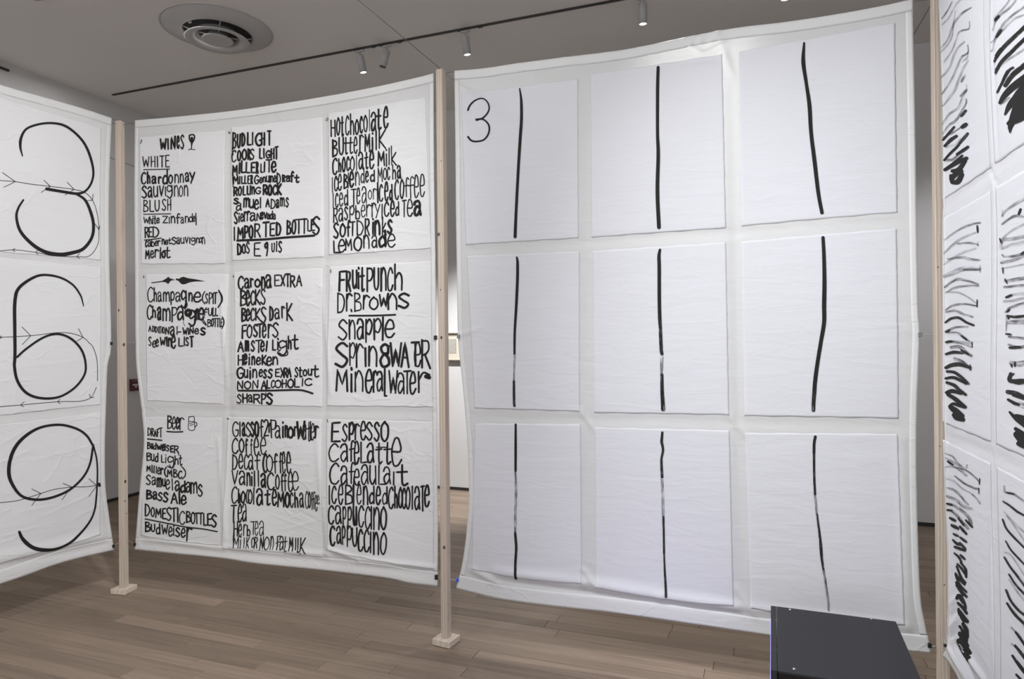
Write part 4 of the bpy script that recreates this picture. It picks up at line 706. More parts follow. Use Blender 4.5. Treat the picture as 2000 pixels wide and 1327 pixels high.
LET[5] = ((630, 500, 4.423), 14, [
    ('FRUit', 138, 132, 305, 368, 108, 302, 18, .9), ('PUnch', 378, 105, 305, 690, 82, 298, 16, .85), ('Dr.', 128, 322, 490, 262, 320, 478, 14, .8), ('Brown', 272, 325, 475, 648, 338, 462, 14, .85), ('S', 655, 322, 455, 758, 318, 450, 18),
    ('snapple', 135, 550, 732, 632, 545, 705, 14, 1.0), ('Sprin', 105, 755, 968, 478, 752, 960, 16, .9), ('8', 482, 745, 965, 600, 742, 968, 20, 1.0), ('WATeR', 600, 750, 970, 942, 722, 956, 15, .95),
    ('Mineral', 115, 990, 1175, 556, 985, 1188, 15, .9), ('WaTe', 578, 988, 1192, 820, 998, 1190, 15, .9), ('r', 820, 1005, 1190, 935, 1000, 1185, 18, .9)],
    [([(232, 515), (430, 515), (630, 508)], 15), ([(72, 118), (64, 126), (72, 134), (68, 145)], 5), ([(895, 1040), (925, 1050)], 34), ([(540, 1170), (540, 1205), (555, 1208)], 16), ([(905, 1046), (915, 1048)], 30)])
LET[6] = ((270, 790, 4.576), 10, [
    ('Beer', 266, 100, 222, 412, 112, 228, 10, .85), ('DRAFT', 88, 210, 280, 225, 208, 298, 9), ('BudwelSER', 84, 338, 400, 368, 368, 442, 9, .85), ('Bud', 80, 432, 508, 188, 442, 520, 9, .8), ('Light', 210, 448, 530, 405, 470, 552, 9, .8),
    ('Miller', 80, 545, 605, 238, 562, 635, 10, .85), ('(MBC)', 238, 560, 645, 430, 590, 668, 9), ('Samuel', 75, 635, 722, 318, 680, 758, 10, .8), ('adams', 330, 690, 778, 580, 722, 828, 12, .9), ('Bass', 80, 758, 845, 272, 782, 872, 14, .85),
    ('ALe', 295, 790, 890, 440, 812, 898, 13, .85), ('DOMESTIC', 66, 890, 1002, 428, 948, 1068, 11), ('BOTTLES', 430, 948, 1062, 706, 985, 1102, 12), ('BUdweiser', 66, 1048, 1138, 492, 1115, 1190, 12, .8)],
    [([(262, 241), (330, 246), (400, 244)], 12), ([(90, 308), (215, 320)], 12), ([(70, 1022), (250, 1058), (430, 1095), (580, 1112), (710, 1136)], 11), ([(792, 125), (798, 134)], 8),
     ([(452, 112), (450, 170), (450, 218), (478, 234), (505, 218), (500, 160), (496, 110), (452, 112)], 6), ([(500, 158), (520, 166), (522, 186), (503, 202)], 7), ([(456, 152), (494, 152)], 5), ([(458, 172), (494, 160)], 5), ([(462, 190), (492, 178)], 5), ([(365, 440), (368, 455)], 8), ([(325, 520), (322, 560), (300, 568), (285, 540)], 8), ([(385, 545), (425, 600), (420, 650)], 7)])
LET[7] = ((430, 800, 4.423), 9, [
    ('GLass', 95, 112, 242, 288, 96, 236, 11, .95), ('OF', 288, 98, 238, 392, 92, 232, 12), ('2', 376, 90, 225, 428, 92, 230, 13), ('r', 420, 120, 235, 450, 120, 238, 14), ('Plain', 440, 90, 245, 572, 108, 250, 11, .85), ('or', 572, 150, 248, 665, 152, 255, 12, 1.0),
    ('Water', 672, 98, 260, 856, 130, 268, 12, .85), ('COFFee', 90, 248, 388, 402, 245, 385, 12, .95), ('Decaf', 95, 392, 525, 350, 382, 525, 10, .9), ('Coffee', 365, 385, 548, 618, 368, 545, 10, .95), ('Vanilla', 88, 532, 660, 388, 535, 685, 10, .85),
    ('Coffee', 392, 545, 695, 682, 542, 702, 10, .95), ('ChocoLate', 90, 668, 820, 482, 692, 832, 12, .85), ('Mocha', 485, 712, 848, 730, 712, 856, 12, .85), ('Coffee', 730, 715, 856, 865, 718, 866, 9, .95),
    ('Tea', 92, 828, 975, 228, 820, 972, 11, .95), ('Herb', 115, 985, 1112, 255, 965, 1095, 9, .85), ('Tea', 255, 972, 1092, 372, 965, 1092, 8, .9), ('MiLK', 115, 1112, 1192, 258, 1100, 1198, 8, .9), ('OR', 270, 1108, 1192, 332, 1108, 1196, 9),
    ('NoN-', 335, 1098, 1206, 482, 1096, 1208, 8, .9), ('Fat', 482, 1098, 1205, 572, 1102, 1218, 8, .8), ('MILK', 584, 1112, 1218, 742, 1122, 1246, 9)],
    [([(60, 76), (64, 88)], 6), ([(118, 900), (120, 1040), (116, 1120), (122, 1185)], 8)])
LET[8] = ((630, 800, 4.423), 10, [
    ('Espresso', 80, 108, 278, 578, 102, 272, 13, .92), ('CaFe', 56, 292, 458, 330, 278, 458, 12, .88), ('LaTTe', 330, 275, 468, 692, 252, 488, 13, .9), ('Cafe', 62, 468, 645, 328, 470, 655, 11, .88), ('au', 335, 478, 645, 470, 482, 640, 11, 1.0),
    ('LaiT', 485, 490, 650, 745, 480, 655, 12, .88), ('Ice', 58, 655, 812, 192, 655, 812, 12, .9), ('BLended', 205, 655, 820, 572, 668, 815, 11, .88), ('ChocoLaTe', 572, 672, 858, 932, 658, 862, 11, .9),
    ('Cappuccino', 50, 835, 992, 562, 840, 1035, 11, .95), ('Cappuccino', 60, 1010, 1175, 566, 1062, 1252, 11, .95)],
    [([(38, 86), (44, 108)], 6), ([(268, 650), (272, 850), (290, 1000)], 11), ([(470, 325), (560, 326)], 10)])
MLAB = ['sheet headed with a drawn glass of wine', 'top middle sheet with a heavily underlined heading', None, 'sheet with two spear shapes over four lines', None, 'sheet of large letters with a bar between lines', 'sheet headed with a drawn beer mug', None, None]
rg = random.Random(77)
for i, q in enumerate(MQ):
    sh = menu.sheet(q, .005, .001, MLAB[i], (.004 if i > 5 else 0, 0))
    o_, wdef, words, extra = LET[i]; sc_ = o_[2]
    for o2, w2, lines in BOXED.get(i, []):
        for ln in lines: menu.strokes('lettering', boxed(o2, ln, w2 * 1.05, rg), M['ink'], sh)
    for wd in ([] if i in BOXED else words):
        xh = wd[8] if len(wd) > 8 else .72
        (xa, ta, ba, xb, tb, bb) = wd[1:7]
        (xa, ta), (xb, tb) = cv(o_, [(xa, ta), (xb, tb)]); hgt = .012 * (wd[3] - wd[2]) / sc_; ba = o_[1] + ba / sc_ + hgt; bb = o_[1] + bb / sc_ + hgt; ta -= hgt; tb -= hgt
        menu.strokes('lettering', letters(wd[0], xa, ta, ba, xb, tb, bb, wd[7] / sc_ * 1.12, xh, rg), M['ink'], sh)
    for p, w_ in extra: menu.strokes('ink_mark', [(catmull(cv(o_, p), 5), w_ / sc_)], M['ink'], sh)
    if i == 0:
        menu.strokes('wine_glass_drawing', [(catmull(cv(o_, [(494, 198), (514, 192), (534, 196), (536, 226), (516, 262), (496, 232), (494, 198)]), 5), 12 / sc_), (cv(o_, [(515, 222), (515, 262), (514, 290), (512, 318)]), [24 / sc_, 16 / sc_, 9 / sc_, 9 / sc_]), (cv(o_, [(490, 322), (502, 318)]), 7 / sc_), (cv(o_, [(508, 318), (545, 322)]), 6 / sc_)], M['ink'], sh)
    if i == 3:
        menu.polys('spear_drawing', [cv(o_, [(128, 158), (128, 150), (230, 136), (270, 112), (286, 98), (300, 112), (322, 120), (342, 124), (340, 130), (312, 132), (296, 150), (285, 166), (262, 148), (230, 145)]),
                                     cv(o_, [(352, 128), (360, 112), (376, 122), (398, 106), (424, 98), (470, 112), (540, 122), (622, 140), (540, 140), (482, 148), (440, 166), (412, 168), (395, 152), (376, 134)])], M['ink'], sh)
menu.tie(265, 240, P1, 240, None); menu.tie(265, 245, P1, 236, None, dz=.035)
menu.tie(265, 669, P1, 669, 'clipg', 'line', .0009, (3.5, 7)); menu.tie(265, 1063, P1, 1060, 'clip', 'line', .0009, (4, 6.5), dz=.02)
menu.tie(849, 145, P2, 143, None); menu.tie(851.5, 659.5, P2, 660, 'clip', 'line', .0009, (5, 8.5)); menu.tie(853, 1127, P2, 1128, 'clip', 'line', .0009, (5, 9))

# ---- stroke banner (centre right)
SQ = [[(900.5, 183), (1129, 153), (1130, 465), (911.7, 479)], [(1152.6, 144), (1410.6, 105), (1418, 445), (1155, 464)], [(1443, 100), (1748, 44), (1753, 415), (1448, 441.6)],
      [(913, 501), (1131.7, 490.5), (1132.6, 804), (926.7, 798)], [(1157, 490), (1418, 473), (1424, 811), (1160, 806.5)], [(1448, 471.6), (1751, 446), (1755.5, 818), (1454, 813)],
      [(927.6, 827), (1134, 828.6), (1136, 1140), (921, 1112)], [(1161.5, 835), (1425, 841), (1433, 1184), (1163, 1147)], [(1455, 846), (1754, 848), (1767, 1221), (1466, 1188)]]
sfe = [(1143, 150, 1150, 1140, .022, -.004), (1430, 110, 1448, 1180, .022, -.004), (912, 489, 1760, 430, .022, -.003), (925, 815, 1760, 832, .022, -.003),
       (972, 1117, 1140, 1138, .022, .012), (1140, 1138, 1290, 1165, .024, .017), (1290, 1165, 1440, 1186, .022, .015), (1440, 1186, 1770, 1222, .02, .008),
       (970, 1133, 1440, 1200, .012, -.007), (920, 1112, 975, 1140, .014, .009), (1440, 1150, 1475, 1205, .014, .008), (1136, 1110, 1168, 1150, .012, .008), (1132, 800, 1160, 840, .012, .006), (1424, 810, 1452, 848, .014, .007),
       (1330, 78, 1372, 104, .010, .007), (1372, 104, 1425, 82, .010, .008), (1340, 122, 1400, 116, .010, .004), (1345, 92, 1352, 76, .008, .005), (1362, 90, 1372, 72, .008, .005), (1385, 84, 1400, 66, .008, .006), (1400, 60, 1430, 150, .018, .008), (1290, 88, 1350, 72, .012, .004), (1180, 100, 1230, 122, .012, .003), (1250, 92, 1290, 118, .012, .003), (1010, 125, 1060, 160, .012, .003), (1100, 112, 1145, 150, .014, .003),
       (905, 260, 930, 480, .014, .004), (895, 655, 940, 640, .012, .003), (1762, 860, 1775, 1225, .02, .006), (1795, 655, 1765, 640, .012, .003)]
strokeb = Banner('cloth_banner', 'pale cloth banner with single upright brush strokes on nine sheets and a numeral 3', P2, P3,
    [(887, 137.6), (925, 135), (960, 131), (1000, 124.7), (1100, 111), (1215, 95.5), (1322.5, 74.5), (1430, 54.5), (1540, 41), (1645, 25), (1720, 12), (1783, -1)],
    [(1783, -1), (1783.5, 68), (1788, 271), (1792.5, 587), (1795.5, 652), (1791, 791), (1791, 928), (1797, 1147), (1806.5, 1218), (1818, 1268), (1815, 1276)],
    [(890, 1150), (970, 1169), (1061, 1182), (1178.5, 1195.5), (1260, 1206.6), (1390, 1226), (1502, 1242), (1640, 1258), (1774, 1271.6), (1815, 1276)],
    [(887, 137.6), (888, 190), (891, 326), (893.7, 507), (895, 658), (904.5, 758), (914, 864), (916.6, 965), (911.7, 1035), (902.6, 1101), (890, 1150)],
    sfe, [(2.4, 0.5, 1.2, .005), (0.5, 3.0, 2.0, .003)], 23, ('cloth_b', 'paper_b'), .008)
SL = [([(1015, 173), (1018, 195), (1018.5, 232), (1016, 270), (1013, 320), (1010, 380), (1008, 430), (1007, 463)], [2.5, 5.5, 6, 5.5, 5.5, 6], 'ink'),
      ([(1285, 130), (1284, 172), (1284, 258), (1285.5, 301), (1284, 374), (1287, 444)], [6, 6.5, 6, 7, 7.5, 7.5], 'ink'),
      ([(1570.6, 83), (1569, 120), (1575, 163), (1581, 206), (1584, 258), (1591, 318), (1598, 378), (1605, 416)], [4, 8, 6.5, 8, 7.5, 8, 7.5, 7], 'ink'),
      ([(1010.5, 503), (1012, 513), (1012, 546), (1009.6, 600.6), (1006.6, 649), (1005.7, 691)], [3.5, 5.5, 5.5, 4.8, 4.2], 'ink'),
      ([(1289, 488), (1287, 500), (1287.5, 523), (1287.6, 586.6), (1288.5, 625)], [5, 7, 7, 7], 'ink'),
      ([(1607, 464.5), (1609, 503), (1610, 551), (1609.5, 598), (1609.5, 630), (1603.5, 668), (1597, 709), (1592.5, 744), (1591, 765)], [6.5, 7.5, 8.5, 8, 7.5, 8, 8], 'ink'),
      ([(1007, 829), (1007, 875), (1007, 920)], [4, 5, 4.5], 'ink'),
      ([(1293.4, 845), (1292, 863)], [4.5, 5.5], 'ink'),
      ([(1592.8, 853.5), (1590.5, 866), (1590, 885)], [5.5, 5.5], 'ink')]
SD = {3: [([(1005.7, 691), (1005.2, 721), (1004.2, 745)], 3.6, 'ink_dryer'), ([(1004, 745), (1004, 781), (1004.8, 793)], 4.8, 'ink_dry')],
      4: [([(1288.5, 625), (1290, 655), (1291.5, 685), (1292.7, 691)], [7, 6.5], 'ink_dry'), ([(1292.7, 691), (1292, 712), (1292, 732)], 6, 'ink_dryer'), ([(1292.5, 732), (1293, 764), (1295, 800)], [6, 8], 'ink_dry'), ([(1292, 765), (1293, 800)], 4.2, 'ink')],
      5: [([(1591, 765), (1589.5, 785), (1589, 802)], [8, 7], 'ink_dry')],
      6: [([(1007, 920), (1008, 957), (1007, 1005), (1006.6, 1041)], [4.5, 5, 4.6], 'ink_dryer'), ([(1006.6, 1041), (1008.7, 1071), (1007, 1101.5), (1008.4, 1130)], 5, 'ink_dry')],
      7: [([(1292, 863), (1294.7, 879.5), (1291.7, 899.4), (1293, 932)], [5.5, 4.5, 5.5], 'ink_dry'), ([(1293, 932.6), (1294.4, 982), (1295.7, 1032)], 5, 'ink_dryer'), ([(1295.7, 1010), (1296.7, 1081.7)], 4, 'ink_dry'), ([(1296.7, 1081.7), (1298, 1115), (1301, 1164.6)], [3, 5], 'ink_dry')],
      8: [([(1590, 885), (1590.3, 929), (1592, 966)], 4.6, 'ink_dry'), ([(1592, 966), (1596, 1010), (1601, 1051)], 4.6, 'ink_dryer'), ([(1596, 1005), (1602, 1055), (1604.6, 1088), (1608, 1112)], [3, 6, 4], 'ink_dry'), ([(1608, 1112), (1610, 1125), (1615.6, 1162), (1619, 1191)], 5.2, 'ink_dryer')]}
O3 = (880, 120, 3.317)
for i, q in enumerate(SQ):
    sh = strokeb.sheet(q, .008, .0, 'sheet with a numeral 3 beside its stroke' if i == 0 else None, (.012 if i > 5 else 0, 0))
    p, wd, mt = SL[i]; strokeb.strokes('brush_stroke', [(catmull(p, 6), wd)], M[mt], sh)
    for p, wd, mt in SD.get(i, []): strokeb.strokes('brush_stroke', [(catmull(p, 6), wd)], M[mt], sh, .0026, 'dry faded stretch of the brush stroke')
    if i == 0:
        strokeb.strokes('numeral', [(catmull(cv(O3, [(113, 315), (125, 285), (150, 258), (178, 243), (205, 239), (230, 252), (247, 280), (249, 310), (235, 340), (210, 365), (190, 373), (168, 380)]), 5), [3.6, 2.4, 3, 3.4]),
                                    (catmull(cv(O3, [(165, 375), (205, 373), (230, 388), (248, 413), (251, 445), (240, 480), (215, 508), (180, 518), (150, 518), (130, 508), (115, 489)]), 5), [3, 3.4, 3.2, 3.8])], M['ink'], sh)
strokeb.tie(888, 140, P2, 139, None); strokeb.tie(888, 158, P2, 140, None, dz=.038)
strokeb.tie(896.5, 657, P2, 658, 'clipg', 'line', .0009, (5, 8)); strokeb.tie(893.5, 1133, P2, 1138, 'clipb', 'line', .0012, (4, 8))
strokeb.tie(1795.5, 653.5, P3, 655, 'clipg', 'line', .0013, (6, 9)); strokeb.tie(1815, 1260, P3, 1266, 'clip', 'line', .0014, (6, 9), sag=.004); strokeb.tie(1784, 4, P3, 0, None)

# ---- numerals banner (left)
left = Banner('cloth_banner', 'cloth banner at the left edge with big numerals 3, 6, 9 and thin pen arrows', P1, P0,
    [(217, 231), (160, 212), (80, 188), (0, 164.4), (-200, 99), (-480, 5), (-700, -62), (-886, -109)],
    [(-886, -109), (-860, 300), (-855, 680), (-860, 1000), (-886, 1424)],
    [(223, 1074.6), (115, 1101.5), (0, 1141), (-200, 1192), (-480, 1280), (-700, 1355), (-886, 1424)],
    [(217, 231), (213.5, 381), (212.7, 525), (216.5, 671), (209.6, 717), (206.5, 794), (204, 871), (206, 948), (213.5, 1005), (223, 1074.6)],
    [(0, 505, 200, 515, .02, -.003), (0, 815, 200, 798, .02, -.003), (0, 1090, 205, 1048, .03, .012), (0, 1107, 205, 1062, .02, -.008), (200, 250, 200, 1040, .016, .003), (0, 905, 60, 880, .008, .002), (150, 1010, 200, 985, .008, .002),
     (0, 870, 50, 840, .008, .002), (0, 1050, 70, 1030, .008, .002), (40, 1000, 120, 985, .006, .0015), (100, 620, 180, 615, .006, .0012), (0, 590, 40, 575, .008, .0015), (60, 400, 150, 360, .006, .001), (60, 900, 190, 870, .008, .0016), (80, 1010, 190, 960, .007, .0018), (20, 720, 190, 700, .007, .0012)],
    [(2.5, 1.0, .3, .004)], 31, ('cloth_d', 'paper_a'))
def lq(yt, yb, yt0, yb0, xr=196, xl=-36):
    k = (670 - yt0) / (670 - yt) if abs(670 - yt) > 1 else 1
    sl = lambda a, b, x: a + (b - a) * (xr - x) / (xr - 0)
    return [(xr, yt), (xl, sl(yt, yt0, xl)), (xl, sl(yb, yb0, xl)), (xr, yb)]
LQ = [lq(250, 508, 190, 492), lq(522, 790, 502, 812), lq(806, 1045, 830, 1100)]
LQ2 = [[(-62, 172), (-340, 85), (-340, 466), (-62, 487)], [(-62, 497), (-340, 472), (-340, 852), (-62, 820)], [(-62, 838), (-340, 870), (-340, 1215), (-62, 1118)]]
big3 = [([(42.7, 305), (38.7, 287), (40.5, 268.7), (50.6, 252), (72, 243.4), (97.6, 240.5), (123, 245), (144.7, 259.7), (162.7, 279.6), (175, 305), (182, 334), (179, 355.5), (168, 372), (152, 378), (126.6, 375), (90, 369)], [2, 5.5, 4, 4, 4.4, 4.4, 4.6, 4, 4, 5, 5.5]),
        ([(148, 378), (166, 390), (177, 413), (182.6, 438.7), (179, 464), (162.7, 485.7), (141, 493.7), (115.7, 497), (86.8, 491), (61.5, 475), (39.8, 451), (31.8, 424), (35.4, 406), (44.8, 390.6)], [4, 5.5, 5.5, 7, 6.5, 5, 3.5])]
big6 = [([(161.7, 598), (160, 590), (155.5, 576), (141, 556), (115.7, 541.5), (83, 537), (57.9, 546.5), (36, 565), (29.7, 590.6), (29, 640), (29, 680), (28.5, 700), (27.7, 717), (32.7, 742), (46, 763), (65, 774.6), (92, 778.5), (119, 774), (146, 757), (163.5, 734), (166.8, 713), (159.6, 686), (142, 665), (121, 654), (100, 653.5), (77, 663), (50, 682), (32.7, 697.7)], [1.5, 3.5, 4.2, 6.5, 6, 5.5, 5, 4, 4, 4.4, 4, 4])]
big9 = [([(180.8, 871), (169, 851.5), (150, 838), (119, 830), (84.6, 833.5), (57.7, 846), (34.6, 867), (21, 894), (17.5, 924.6), (25, 947.7), (42, 969), (69, 976), (100, 972), (134.6, 957), (161.5, 932), (175, 905), (180.8, 871)], [4, 4.5, 4.5, 6.5, 7, 5, 4.5, 4, 4]),
        ([(180.8, 868), (188.5, 901.5), (189.3, 947.7), (184.6, 997.7), (169, 1028.5), (142, 1055), (111.5, 1071), (84.6, 1074), (61.5, 1069), (44, 1053.5), (36.5, 1039)], [3, 3, 3.5, 4, 4.5, 7, 7.5, 5])]
thin = [[[(0, 352.6), (29, 355), (61.5, 360), (97.6, 364), (144.7, 370), (166, 376), (181, 391), (190, 417), (192.8, 449.5), (190, 478.5), (173.6, 500), (150, 501), (105, 499.5), (72, 493), (29, 488), (0, 490)],
         [(-36, 350), (0, 352.6)], [(-36, 492), (0, 490)], [(3.6, 337), (29, 355)], [(29, 355), (6.5, 365.6)], [(85, 352), (97.6, 364)], [(97.6, 364), (79.6, 376)], [(131, 356), (144.7, 370)], [(144.7, 370), (127, 381)], [(182, 379), (181, 391)], [(181, 391), (170, 391.7)],
         [(185.5, 437), (193, 449)], [(193, 449), (194.5, 441)], [(155.5, 495), (149.4, 501)], [(149.4, 501), (155.5, 504.5)], [(75.2, 489), (70.5, 492)], [(70.5, 492), (75, 497)], [(30, 485), (25, 488)], [(25, 488), (30, 491)]],
        [[(0, 659), (59.7, 655.7), (108.5, 650), (137, 651), (161, 659), (173.6, 670), (181, 678.5), (188.5, 701.5), (190, 728.5), (190, 744)], [(187.7, 757), (177, 776.5), (154, 784), (115, 784.6), (42, 791), (0, 794.6)], [(-36, 661), (0, 659)], [(-36, 798), (0, 794.6)],
         [(0, 655.5), (4, 658.5)], [(4, 658.5), (0, 662)], [(43, 638.7), (59.7, 655.7)], [(59.7, 655.7), (43, 673)], [(152, 642), (161, 659)], [(161, 659), (149, 666.5)], [(174, 770), (176.5, 777)], [(176.5, 777), (182.7, 776)], [(117, 780), (112, 785)], [(112, 785), (117, 788.5)], [(47, 785), (39.6, 791)], [(39.6, 791), (46, 794.6)]],
        [[(0, 982), (30.8, 978.5), (57.7, 971), (79, 964), (105, 956), (138.5, 951.5), (169, 950.8), (194, 947)], [(-36, 985), (0, 982)], [(61.5, 955), (79, 964)], [(79, 964), (61.5, 987)], [(122, 944), (138.5, 951)], [(138.5, 951), (120, 976.5)], [(173, 935), (188.5, 949)], [(188.5, 949), (173, 970)]]]
for i, q in enumerate(LQ):
    q = [q[1], q[0], q[3], q[2]]
    sh = left.sheet(q, .006, .001, 'paper sheet with the numeral ' + '369'[i], (.004 if i == 2 else 0, 0))
    left.strokes('numeral', [(catmull(p, 6), [x * 1.06 for x in w_]) for p, w_ in (big3, big6, big9)[i]], M['ink'], sh)
    for p in thin[i]: left.strokes('pen_stroke', [(catmull(p, 5), 1.15)], M['pen'], sh, .0021)
    if i == 2: left.strokes('ink_dot', [([(193, 945), (194, 949)], 5)], M['ink'], sh)
for q in LQ2: left.sheet([q[1], q[0], q[3], q[2]], .02)
left.tie(217, 233, P1, 233, None); left.tie(217, 240, P1, 236, None)
left.tie(216, 671, P1, 668, 'clip', 'line', .0009, (3.5, 6)); left.tie(221, 1067, P1, 1062, 'clip', 'line', .0009, (3.5, 6), dz=.01)
# ---- brushwork banner (right)
def proj(p):
    X, Y, Z = p; Z -= EYE; a = X / Y * F; b = Z / Y * F
    return (CX + a * cr - b * sr, CY - (a * sr + b * cr))
A4 = ray(1842.5, 655); A4 = (A4 * 2.47 / A4[1])[:2]; B4 = A4 + d4 * 1.95
def p4(s_, z): q = A4 + d4 * s_; return proj((q[0], q[1], z))
TOP4, BOT4 = EYE + 1.325, .21
tl = p4(0, TOP4)
brush = Banner('cloth_banner', 'cloth banner at the right edge covered in grey and black zigzag brushwork', A4, B4,
    [p4(0, TOP4)] + [p4(s_, TOP4 - .03 * math.sin(math.pi * s_ / 1.95)) for s_ in (.4, .8, 1.2, 1.6)] + [p4(1.95, TOP4)],
    [p4(1.95, TOP4 + (BOT4 - TOP4) * k) for k in (0, .25, .5, .75, 1)],
    [(1843.5, 1282), (1856, 1298), (1872, 1327), (1886, 1362)] + [p4(s_, BOT4 - .03) for s_ in (.5, .9, 1.3, 1.6)] + [p4(1.95, BOT4 - .03)],
    [tl, (1834.5, 0), (1837, 68), (1841, 237), (1843.4, 440), (1846, 508), (1848, 725), (1849.5, 870), (1850.5, 1106), (1851.5, 1250), (1852, 1266), (1847, 1274), (1843.5, 1282)],
    [(1853, 1266, 1890, 1327, .012, .010), (1866, 1262, 1905, 1330, .012, -.012), (1872, 1250, 1925, 1330, .013, .012), (1853, 1180, 1872, 1165, .008, .004), (1853, 1205, 1872, 1188, .008, -.004), (1852, 1228, 1874, 1205, .009, .005), (1853, 1245, 1878, 1228, .008, -.004),
     (1936, 100, 1945, 860, .014, .004), (1945, 0, 1950, 330, .012, -.003), (1844, 402, 2000, 285, .016, -.003), (1850, 850, 2000, 915, .016, -.003), (1930, 330, 1943, 356, .010, -.006), (1941, 868, 1946, 905, .01, .003), (1938, 910, 1935, 1270, .012, .003)],
    [(3.5, .8, .2, .004)], 41, ('cloth_c', 'paper_b'), .009)
S4, T4 = brush.pl.st(np.array([1932., 1943., 1932, 1937, 1941, 1944]), np.array([328., 328, 328, 370, 866, 909]))
sA, sB = S4[0], S4[1]; r1b, r2t, r2b, r3t = T4[2], T4[3], T4[4], T4[5]
z3, z4, z5 = (1800, 0, 2.95), (1800, 400, 2.765), (1800, 860, 2.841)
I_, D_, R_, Fn = 'ink', 'ink_dry', 'ink_dryer', 'ink_faint'
